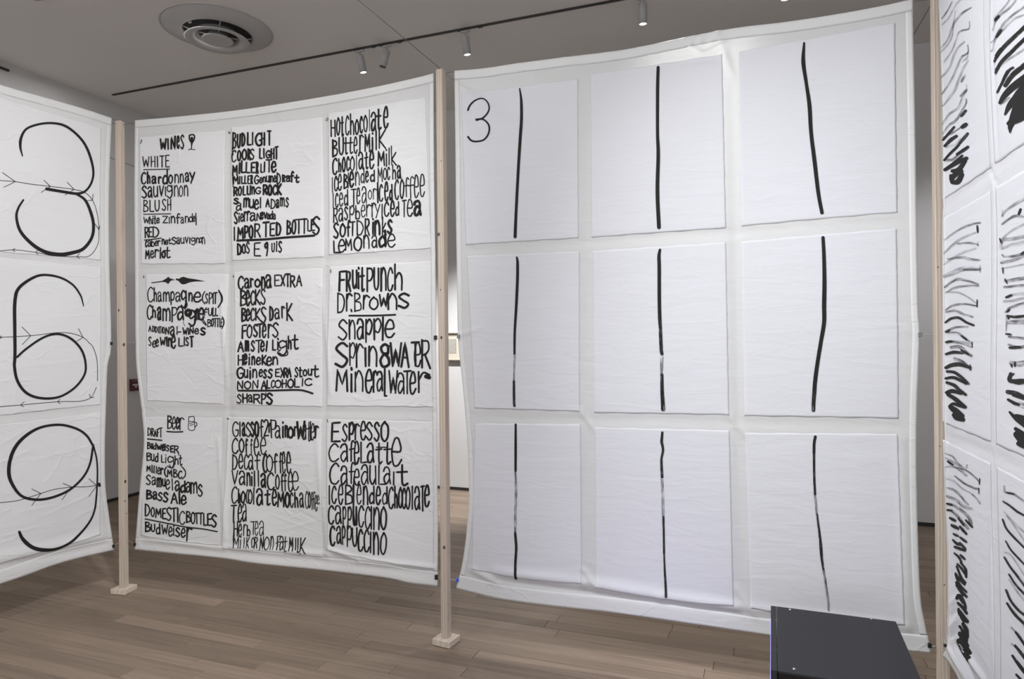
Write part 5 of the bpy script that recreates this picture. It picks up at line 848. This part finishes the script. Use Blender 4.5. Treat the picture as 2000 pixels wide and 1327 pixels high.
BR = {
 (0, 0): (z3, [
  ('125,105 150,75 175,40 195,5', 6, R_), ('125,140 170,100 200,50 230,10 262,-15', 6, Fn), ('120,275 160,225 195,150 220,110 262,70 312,38', 9, Fn), ('255,75 285,55 313,38', 5, R_), ('135,355 185,290 215,225 240,180 300,160', 7, Fn), ('255,172 300,160 303,120', 5, R_),
  ('118,445 165,390 205,300 240,260 270,235', 8, Fn), ('120,540 170,470 215,385 245,330 290,300', 9, Fn), ('118,300 150,265 185,215 200,140 215,60', 6, Fn), ('250,320 288,300 290,255', 5, R_), ('122,610 165,560 200,510 240,420 288,345', 9, Fn), ('250,355 285,325 284,300', 5, R_), ('125,715 165,655 215,620 245,560 270,515', 9, Fn),
  ('245,545 270,515 271,485', 5, R_), ('128,770 160,720 200,690 260,600 266,570', 9, R_), ('240,468 268,430', 11, R_), ('230,552 255,530 272,515', 10, R_), ('232,668 262,635', 14, D_), ('235,732 262,714', 24, I_), ('128,805 165,760 190,730', 12, D_), ('138,840 170,805 202,783', 17, D_), ('130,790 180,765 240,722', 7, R_),
  ('222,822 245,795 269,768', 15, D_), ('145,850 200,830 225,800', 9, Fn), ('135,922 165,885 205,845 222,822', 13, I_), ('140,925 185,915 220,880', 12, R_), ('205,888 240,865 269,845', 18, I_), ('140,977 180,950 215,930 260,910', 24, I_), ('150,970 190,935 235,895', 14, I_), ('180,985 215,975 250,925', 26, I_), ('175,1030 200,1000 228,985', 30, I_), ('182,1050 210,1045 232,1005', 30, I_), ('172,1010 178,1050', 22, I_)]),
 (0, 1): (z4, [
  ('130,190 180,150 230,120 285,100 312,96', 7, Fn), ('250,112 285,100 312,98', 5, R_), ('298,112 301,148', 8, D_), ('130,262 170,220 220,180 290,150', 8, Fn), ('200,210 250,205 302,215', 9, R_), ('302,198 302,222', 5, R_), ('130,322 170,290 230,255 290,235', 8, Fn), ('150,292 220,284 270,295 310,298', 10, R_),
  ('132,385 170,370 230,345 312,345', 16, Fn), ('230,350 312,350', 8, R_), ('314,325 316,365', 4, R_), ('135,445 165,420 200,402 250,410 306,430', 10, R_), ('140,475 180,450 240,438 308,438', 8, R_), ('150,470 210,475 255,500 302,535', 7, Fn), ('303,512 303,552', 5, D_), ('140,568 180,542 240,535 300,545', 9, R_), ('140,580 190,570 230,588 280,605', 9, R_),
  ('140,635 170,614 210,610 250,635 286,650', 12, D_), ('142,688 165,672 200,660 255,660', 9, R_), ('142,686 160,678', 12, D_), ('150,690 200,690 235,715 278,748', 9, R_), ('225,708 250,728', 11, D_), ('280,740 280,768', 4, D_), ('145,742 172,738', 14, D_), ('165,738 230,745 278,765', 12, R_), ('170,770 215,768 245,795 276,815', 14, R_), ('225,785 262,808', 12, D_), ('145,806 185,796 232,800', 15, D_),
  ('145,880 175,866 215,862 270,878', 19, D_), ('190,832 230,850 270,888', 16, R_), ('271,862 271,893', 4, D_), ('150,900 190,905 225,930 263,966', 15, D_), ('145,938 185,933 225,950 250,965', 17, I_), ('150,960 190,975 215,1000 248,1025', 17, D_), ('150,1015 180,1006 225,1018', 22, I_), ('158,1025 190,1045 220,1070 246,1092', 24, I_), ('165,1090 185,1075 215,1085 245,1095', 16, I_), ('175,1095 200,1115 230,1140', 34, I_), ('190,1135 205,1150 235,1160', 30, I_), ('172,1085 180,1110', 18, I_)]),
 (0, 2): (z5, [
  ('145,75 190,92 215,130 255,155 262,138', 8, R_), ('160,118 188,136', 12, D_), ('145,100 200,130 250,190 262,196', 8, Fn), ('190,150 250,165 300,200 328,232', 8, R_), ('145,150 190,145 235,175', 7, R_), ('330,212 328,245', 5, D_), ('200,200 250,240 300,265 325,270', 9, R_), ('325,265 326,298', 4, D_), ('150,215 190,225 240,270 290,300 330,352', 6, Fn), ('290,300 325,335 332,356', 4, R_),
  ('150,265 190,275 230,310 268,358', 10, R_), ('150,310 200,330 250,370 288,382', 12, R_), ('148,355 190,362 230,390 270,425 286,470', 14, R_), ('150,388 185,398 215,430 268,490', 14, R_), ('150,352 180,360', 12, D_), ('150,388 178,392', 12, D_), ('165,432 197,447', 15, D_), ('218,433 246,472', 13, D_), ('258,445 290,482', 12, D_), ('175,472 212,490', 18, D_), ('225,480 258,520', 15, D_),
  ('185,520 212,532', 13, D_), ('225,540 258,565', 13, D_), ('180,555 205,575 225,580', 15, D_), ('190,592 250,612', 17, I_), ('222,570 252,602', 13, D_), ('188,628 215,650 230,680', 14, I_), ('225,638 248,660', 13, D_),
  ('205,688 232,715 255,752', 15, I_), ('200,700 225,760 250,790', 15, I_), ('192,740 215,770 245,800', 16, I_), ('192,748 215,800 255,842', 15, I_), ('195,790 220,830 255,868', 18, I_), ('225,680 252,715 255,760', 14, I_), ('195,805 235,860', 14, I_), ('200,880 215,860 240,895 250,930', 16, I_), ('205,860 235,905', 14, I_),
  ('205,905 235,930 255,960', 20, I_), ('205,940 230,975 258,1005', 28, I_), ('222,960 240,1000', 30, I_), ('235,1020 252,1050 258,1090', 26, I_), ('215,1035 240,1075 255,1110', 22, I_), ('212,1070 240,1110 260,1140', 26, I_), ('225,1110 245,1150 270,1180', 40, I_), ('225,1150 250,1190 275,1210', 34, I_), ('240,1175 265,1205 288,1243', [34, 26, 8], I_)]),
 (1, 0): (z3, [
  ('430,170 445,125 465,90 520,40 548,0', 8, R_), ('447,112 466,88', 16, I_), ('425,290 450,215 480,150 530,90 590,40', 10, R_), ('455,208 480,168', 14, D_), ('425,240 480,180 540,110 590,85', 7, Fn), ('440,100 490,40 520,-10', 8, Fn), ('440,350 470,300 500,260 545,212 590,165', 18, D_), ('452,318 480,275', 14, I_), ('436,345 438,375', 5, R_), ('540,215 590,160', 12, D_),
  ('448,415 480,355 530,300 590,235', 17, D_), ('450,405 470,370', 12, D_), ('530,300 590,235', 14, I_), ('450,400 520,340 590,290', 8, Fn), ('448,390 448,425', 5, D_), ('455,530 490,460 520,405 545,385', 12, D_), ('485,470 515,405', 14, I_), ('500,490 540,430 590,385', 24, D_), ('540,425 590,388', 18, I_), ('468,590 490,555 530,510 590,460', [14, 30, 40, 36], I_), ('470,595 520,560', 12, R_),
  ('495,658 520,610 560,560 590,520', [8, 34, 44, 40], I_), ('520,762 525,720 560,640 600,560', [6, 36, 70, 80], I_), ('515,710 560,680 600,640', [24, 70, 80], I_)]),
 (1, 1): (z4, [
  ('428,60 450,30 500,-5 553,-35', 10, Fn), ('430,28 432,62', 5, R_), ('430,105 460,80 500,60 553,65', 10, R_), ('518,52 530,22', 10, D_), ('420,235 430,190 480,185 553,170', 13, Fn), ('417,182 426,205', 8, D_), ('430,235 480,215 553,200', 12, Fn), ('430,180 480,140 553,100', 7, Fn), ('425,312 480,300 553,268', 13, R_), ('430,270 445,280 500,275 553,255', 10, R_), ('530,265 553,252', 12, D_), ('425,345 500,330 553,320', 6, Fn),
  ('433,338 435,370', 5, D_), ('445,413 490,405 553,393', 13, R_), ('445,400 456,424', 7, D_), ('440,445 553,434', 12, R_), ('452,500 480,488', 12, D_), ('440,522 500,515 553,500', 11, Fn), ('470,485 553,480', 10, Fn), ('450,580 475,555 553,530', 11, R_), ('458,578 470,565', 9, D_), ('460,600 500,605 553,600', 13, D_), ('455,600 455,690', 5, R_), ('465,635 553,632', 20, R_), ('465,600 466,615', 10, D_), ('455,697 480,700', 9, D_), ('470,712 553,722', 11, R_),
  ('470,755 520,770 553,765', 11, R_), ('476,772 528,768', 14, D_), ('485,855 520,860 553,855', 22, R_), ('505,848 505,872', 8, D_), ('485,860 490,875', 8, D_), ('485,912 482,950 553,950', 20, D_), ('480,948 520,958 553,955', 22, D_), ('482,925 500,912', 9, D_), ('470,1010 510,1018 553,1038', 24, D_), ('500,1028 553,1045', 16, I_), ('475,1052 510,1072 530,1078', 18, I_), ('525,1075 553,1085', 20, R_), ('485,1120 515,1150 553,1178', [12, 28, 36], I_), ('520,1140 553,1150', 26, I_),
  ('518,1210 553,1235', 26, I_), ('525,1240 560,1275', 50, I_), ('535,1290 565,1300', 34, I_)]),
 (1, 2): (z5, [
  ('465,255 472,288 520,298 568,330', 10, R_), ('480,290 525,300', 8, D_), ('460,340 500,365 540,395 568,410', 11, D_), ('465,400 520,460 568,500', 8, Fn), ('455,440 475,490 520,540 568,585', 11, D_), ('480,420 568,540', 6, Fn), ('470,560 500,610 568,680', 10, D_), ('460,620 500,640 568,740', 6, Fn), ('460,650 490,700 530,750 568,800', 12, D_), ('485,745 520,800 568,850', 12, D_), ('480,770 520,830 568,890', 7, Fn),
  ('465,830 490,890 530,940 568,970', 13, D_), ('470,905 510,965 568,1020', 14, D_), ('500,940 568,1040', 8, Fn), ('490,1040 530,1080 568,1150', 10, R_), ('515,1065 568,1140', 15, I_), ('510,1140 568,1215', 17, D_), ('495,1195 530,1250 568,1300', 15, D_), ('520,1225 568,1290', 12, I_), ('515,1300 568,1360', 14, D_), ('490,1130 540,1170', 8, Fn)])}
TR = {0: (TOP4 - .07, r1b), 1: (r2t, r2b), 2: (r3t, BOT4 + .07)}
cw = .56
for c in (0, 1, 2):
    for r in (0, 1, 2):
        s0, s1 = ((.012, sA) if c == 0 else (sB + (c - 1) * (cw + .05), sB + (c - 1) * (cw + .05) + cw))
        t0, t1 = TR[r]
        sh = brush.sheet([p4(s0, t0), p4(s1, t0), p4(s1, t1), p4(s0, t1)], .008 if c < 2 else .02, 0)
        if c < 2:
            o_, items = BR[(c, r)]; by = {}
            for p, wd, mt in items:
                P = np.array(cv(o_, [tuple(map(float, q.split(','))) for q in p.split()]))
                if c == 1 and P[-1, 0] > 1998: 
                    d = P[-1] - P[-2]; P = np.vstack([P, P[-1] + d / np.linalg.norm(d) * 45])
                w_ = [x / o_[2] for x in wd] if isinstance(wd, list) else [wd / o_[2] * q * {'ink_faint': 1.7, 'ink_dryer': 1.45, 'ink_dry': 1.15}.get(mt, 1.0) for q in (.75, 1.0, .8)]
                by.setdefault(mt, []).append((catmull(P, 6), w_))
            for mt, it in by.items():
                lb = {'ink_faint': 'faint grey wash strokes', 'ink_dryer': 'dry grey strokes'}.get(mt)
                for one in it: brush.strokes('brush_stroke', [one], M[mt], sh, {'ink': .0032, 'ink_dry': .0029, 'ink_dryer': .0026, 'ink_faint': .0023}[mt], lb)
brush.tie(1852, 1262, P3, 1262, 'clip', 'line', .0012, (4, 6)); 

# ------------------------------------------------------------------ overhead and guy cords
def cord(a, b, label, r=.0016, sag=.03, mat='cord'):
    a = Vector(a); b = Vector(b); P = [a + (b - a) * t - Vector((0, 0, 4 * sag * t * (1 - t))) for t in np.linspace(0, 1, 15)]
    o = MB().tube([p - a for p in P], r, 6).build('guy_cord', M[mat], None, a); tagit(o, label, 'cord')
PT = PH + .004
def wall_hit(p, d):   # from p along d to the back wall
    d = np.array(d) / np.linalg.norm(d); k = (V1 - .002 - p @ V) / (d @ V); return p + d * k
cord((P2[0], P2[1], PT), (P5[0], P5[1], PT), 'dark cord from the top of the middle post up across the ceiling view', .0016, .0)
h0 = wall_hit(P0, at_z(240, 317, PT)[:2] - P0); cord((P0[0], P0[1], PT), (h0[0], h0[1], PT), 'dark cord passing behind the left post towards the far corner', .002, .0)
h3 = wall_hit(P3, at_z(1783, 70, PT)[:2] - P3); cord((P3[0], P3[1], PT), (h3[0], h3[1], PT), 'dark cord in the gap beside the right post, high up', .0016, .0)

# ------------------------------------------------------------------ ceiling: diffuser, track, spotlights
vc = at_z(425, 57, CEIL); D = empty('air_diffuser', vc, 0, 'round white air diffuser in the ceiling at the upper left', 'vent')
MB().lathe([(.392, -.001), (.39, -.008), (.372, -.010), (.366, -.014), (.30, -.036), (.262, -.048), (.250, -.046), (.246, -.034), (.246, -.002)]).build('outer_flange', M['vent'], D)
MB().lathe([(.405, 0), (.404, -.004), (.394, -.006), (.392, -.001)]).build('plaster_ring', M['vent'], D)
MB().lathe([(.0005, -.003), (.2455, -.0035)]).build('duct_shade_disc', M['dark'], D)  # dark disc stands in for the shade up the duct; ceiling is solid
MB().lathe([(.246, -.004), (.244, -.018)]).build('duct_collar', M['dark'], D)
MB().lathe([(.150, -.030), (.175, -.060), (.228, -.088), (.234, -.094), (.228, -.100), (.180, -.090), (.170, -.084), (.140, -.040), (.150, -.030)]).build('middle_cone', M['vent'], D)
MB().lathe([(.060, -.030), (.080, -.066), (.112, -.088), (.114, -.095), (.100, -.097), (.0005, -.094)]).build('centre_cone', M['vent'], D)
for k in range(4):
    a = .5 + k * math.pi / 2; m_ = MB(); ca, sa = math.cos(a), math.sin(a)
    m_.tube([(ca * .245, sa * .245, -.026), (ca * .16, sa * .16, -.05), (ca * .07, sa * .07, -.055)], .006, 6).build('brace', M['metal'], D)
for a in (.9, 2.6, 4.2): MB().box((math.cos(a) * .235, math.sin(a) * .235, -.04), (.018, .018, .02), a).build('bracket', M['metal'], D)

D.scale = (.925, .925, .85)
e0 = at_z(220, 184.5, CEIL)[:2]
def on_track(px):   # distance along the track at image column px
    lo, hi = 0, 9
    for _ in range(50):
        m_ = (lo + hi) / 2; q = e0 + U * m_
        if proj((q[0], q[1], CEIL))[0] < px: lo = m_
        else: hi = m_
    return lo
TRK = empty('lighting_track', (e0[0], e0[1], CEIL), AU, 'long thin black lighting track recessed in the ceiling', 'track')
TL = 8.6
MB().box((TL / 2, 0, -.004), (TL, .022, .008)).build('rail', M['rail'], TRK)
for px in (696, 729, 745, 780, 898, 938, 1243, 1620): MB().box((on_track(px), 0, -.010), (.035, .02, .010), bev=.003).build('track_connector', M['rail'], TRK)
def spot(px, lean, along, lit, label, bottom=.0):
    k = on_track(px); q = e0 + U * k
    t = empty('track_spotlight', (q[0], q[1], CEIL), AU, label, 'spotlight', None)
    MB().box((0, 0, -.0235), (.07, .018, .012), bev=.003).build('adapter', M['metal'], t)
    MB().tube([(0, 0, -.018), (0, 0, -.048)], .005, 8).build('stem', M['metal'], t)
    MB().box((.0, 0, -.052), (.012, .036, .02), bev=.002).build('yoke', M['metal'], t)
    R = Matrix.Rotation(lean, 3, 'Y') @ Matrix.Rotation(along, 3, 'X'); top = Vector((0, 0, -.056))
    L_ = .132
    def tr(mb): mb.v = [tuple(top + R @ Vector(p)) for p in mb.v]; return mb
    tr(MB().lathe([(.001, 0), (.024, -.001), (.0275, -.005), (.0275, -L_), (.0245, -L_), (.0245, -L_ + .008)], n=32)).build('lamp_body', M['metal'], t)
    tr(MB().lathe([(.001, -L_ + .004), (.0243, -L_ + .004)], n=32)).build('lens', M['lens'] if lit else M['off'], t)
spot(703, math.radians(-9), math.radians(6), True, 'lit white track spotlight, leftmost of those hanging from the track')
spot(755, math.radians(10), math.radians(-10), False, 'unlit white track spotlight tilted to the left, second from the left')
spot(908, math.radians(-5), math.radians(6), True, 'lit white track spotlight above the gap beside the middle post')
spot(1255, 0.0, math.radians(3), True, 'lit white track spotlight above the stroke banner, at the top of the photo')
spot(1533, 0.0, math.radians(3), True, 'lit track spotlight of which only the glowing rim enters the photo at the top right')
# black rail along the top of the left wall
r_ = ray(16, 138); k = U0 / (r_[0] * U[0] + r_[1] * U[1]); ps = r_ * k; pz = EYE + ps[2]
vv_ = ps[0] * V[0] + ps[1] * V[1]; q = uv(U0 + .008, vv_ - 1.6)
o = MB().box((0, 0, 0), (3.2, .016, .018), bev=.002).build('wall_rail', M['rail'], None, (q[0], q[1], pz)); o.rotation_euler = (0, 0, AU + math.pi / 2); tagit(o, 'short black rail high on the left wall at the photo edge', 'rail')
q = at_z(62, -17, CEIL); 
t = empty('ceiling_fitting', (q[0], q[1], CEIL), AU, 'small grey ceiling fitting whose rim just enters the photo at the top left', 'ceiling fitting')  # ceiling fitting of unidentified kind
MB().lathe([(.085, 0), (.085, -.012), (.075, -.02), (.06, -.022), (.001, -.022)], n=40).build('rim', M['vent'], t)
MB().lathe([(.055, -.0225), (.052, -.030), (.001, -.031)], n=40).build('grille', M['dark'], t)

# ------------------------------------------------------------------ left wall: fire alarm pull station
def on_wall(px, py, axis, val):
    r = ray(px, py); k = val / (r[0] * axis[0] + r[1] * axis[1]); return np.array([r[0] * k, r[1] * k, EYE + r[2] * k])
c = on_wall(260, 752, U, U0); t = empty('fire_alarm_pull_station', (c[0], c[1], c[2] - .055), AU + math.pi / 2, 'dark red fire alarm pull station on the left wall beside the left post', 'fire alarm')
# local: -Y faces the room
MB().box((0, -.014, .055), (.084, .028, .112), bev=.006).build('housing', M['red'], t)
MB().box((0, -.0315, .058), (.058, .008, .016), bev=.002).add(*(lambda m: (m.v, m.f))(MB().box((0.004, -.0315, .043), (.020, .007, .026), bev=.002))).build('pull_handle', M['white'], t)
MB().box((-.002, -.029, .078), (.072, .003, .006)).build('slot', M['rail'], t)
m_ = MB()
for j, ch in enumerate('FIRE'):
    for st in G[ch].split(';'):
        P = np.array([[float(q) for q in p.split(',')] for p in st.lstrip('~').split()]) / 100
        m_.tube([(-.030 + j * .016 + x * .011, -.0287, .088 + y * .014) for x, y in P], .0009, 5)
m_.build('lettering', M['white'], t)

# ------------------------------------------------------------------ back wall: framed page
def bw(px, py): return on_wall(px, py, V, V1)
a, b = bw(862, 650.5), bw(906, 704); cx0 = (a + b) / 2; wd_ = abs((b - a)[:2] @ U); hg = a[2] - b[2]
t = empty('framed_page', (cx0[0], cx0[1], b[2]), AU, 'framed printed page in a cream mount on the far wall behind the middle post', 'picture')
fr = .007
m_ = MB()
for x, z, sx, sz in ((0, fr / 2, wd_, fr), (0, hg - fr / 2, wd_, fr), (-wd_ / 2 + fr / 2, hg / 2, fr, hg), (wd_ / 2 - fr / 2, hg / 2, fr, hg)): m_.box((x, -.018, z), (sx, .036, sz))
m_.build('frame', M['framew'], t)
MB().box((0, -.012, hg / 2), (wd_ - fr * 1.6, .02, hg - fr * 1.6)).build('mount', M['cream'], t)
p0, p1 = bw(868, 662.5), bw(893.5, 690); x0, x1 = (p0[:2] - cx0[:2]) @ U, (p1[:2] - cx0[:2]) @ U; z1, z0 = p0[2] - b[2], p1[2] - b[2]
pg = MB().box(((x0 + x1) / 2, -.0225, (z0 + z1) / 2), (x1 - x0, .002, z1 - z0)).build('page', M['page'], t)
m_ = MB()
for k_ in range(11):
    z = z1 - .01 - k_ * (z1 - z0 - .018) / 10; m_.box(((x0 + x1) / 2 - (.004 if k_ % 3 == 0 else 0), -.0238, z), ((x1 - x0) * (.9 if k_ % 4 else .72), .0008, .0045))
m_.build('printed_lines', M['printl'], pg)

# ------------------------------------------------------------------ video monitor lying on the floor, screen to the left
BHZ = .50
A_, B_, D4_ = (at_z(x, y, BHZ)[:2] for x, y in ((1505.5, 1183), (1748, 1210), (1505, 1308)))
ey = A_ - D4_; wy = np.linalg.norm(ey); ey /= wy; ex = np.array([ey[1], -ey[0]]); wx = (B_ - A_) @ ex; c = A_ + ex * wx / 2 - ey * wy / 2
t = empty('video_monitor', (c[0], c[1], 0), math.atan2(ex[1], ex[0]), 'black box monitor standing on the floor at the lower right, screwed metal top', 'monitor')
bz = .018
MB().box((bz / 2, 0, (BHZ - .004) / 2 + .004), (wx - bz - .002, wy - .004, BHZ - .012), bev=.003).build('cabinet', M['blackf'], t)
MB().box((bz / 2 + .0002, 0, BHZ - .003), (wx - bz - .0008, wy, .006), bev=.0012).build('top_panel', M['black'], t)
m_ = MB()
for yy, zz, sy, sz in ((0, BHZ - .016, wy, .032), (0, .026, wy, .052), (-wy / 2 + .016, BHZ / 2, .032, BHZ - .06), (wy / 2 - .016, BHZ / 2, .032, BHZ - .06)): m_.box((-wx / 2 + bz / 2, yy, zz), (bz, sy, sz), bev=.0015)
bzl = m_.build('bezel', M['black'], t)
MB().box((-wx / 2 + bz * .75, 0, BHZ / 2), (.004, wy - .01, BHZ - .02)).build('chassis', M['blackf'], t)
MB().box((-wx / 2 + .001, 0, BHZ / 2 + .01), (.004, wy - .062, BHZ - .086)).build('screen', M['screen'], t)
for px, py in ((1543, 1191), (1702, 1209), (1551, 1307)):
    q = at_z(px, py, BHZ)[:2] - c; lx, ly = q @ ex, q @ ey
    MB().lathe([(.0001, .003), (.0030, .0026), (.0046, 0)], (lx, ly, BHZ), 16).build('screw', M['screw'], t)
for px, py in ((1515, 1211), (1516, 1269)):
    q = at_z(px, py, BHZ)[:2] - c; MB().lathe([(.0001, .001), (.0018, 0)], (q @ ex, q @ ey, BHZ), 12).build('screw', M['screw'], bzl)
for sx in (-1, 1):
    for sy in (-1, 1): MB().lathe([(.012, 0), (.014, .010)], (sx * (wx / 2 - .04), sy * (wy / 2 - .04), 0), 16).build('foot', M['rail'], t)
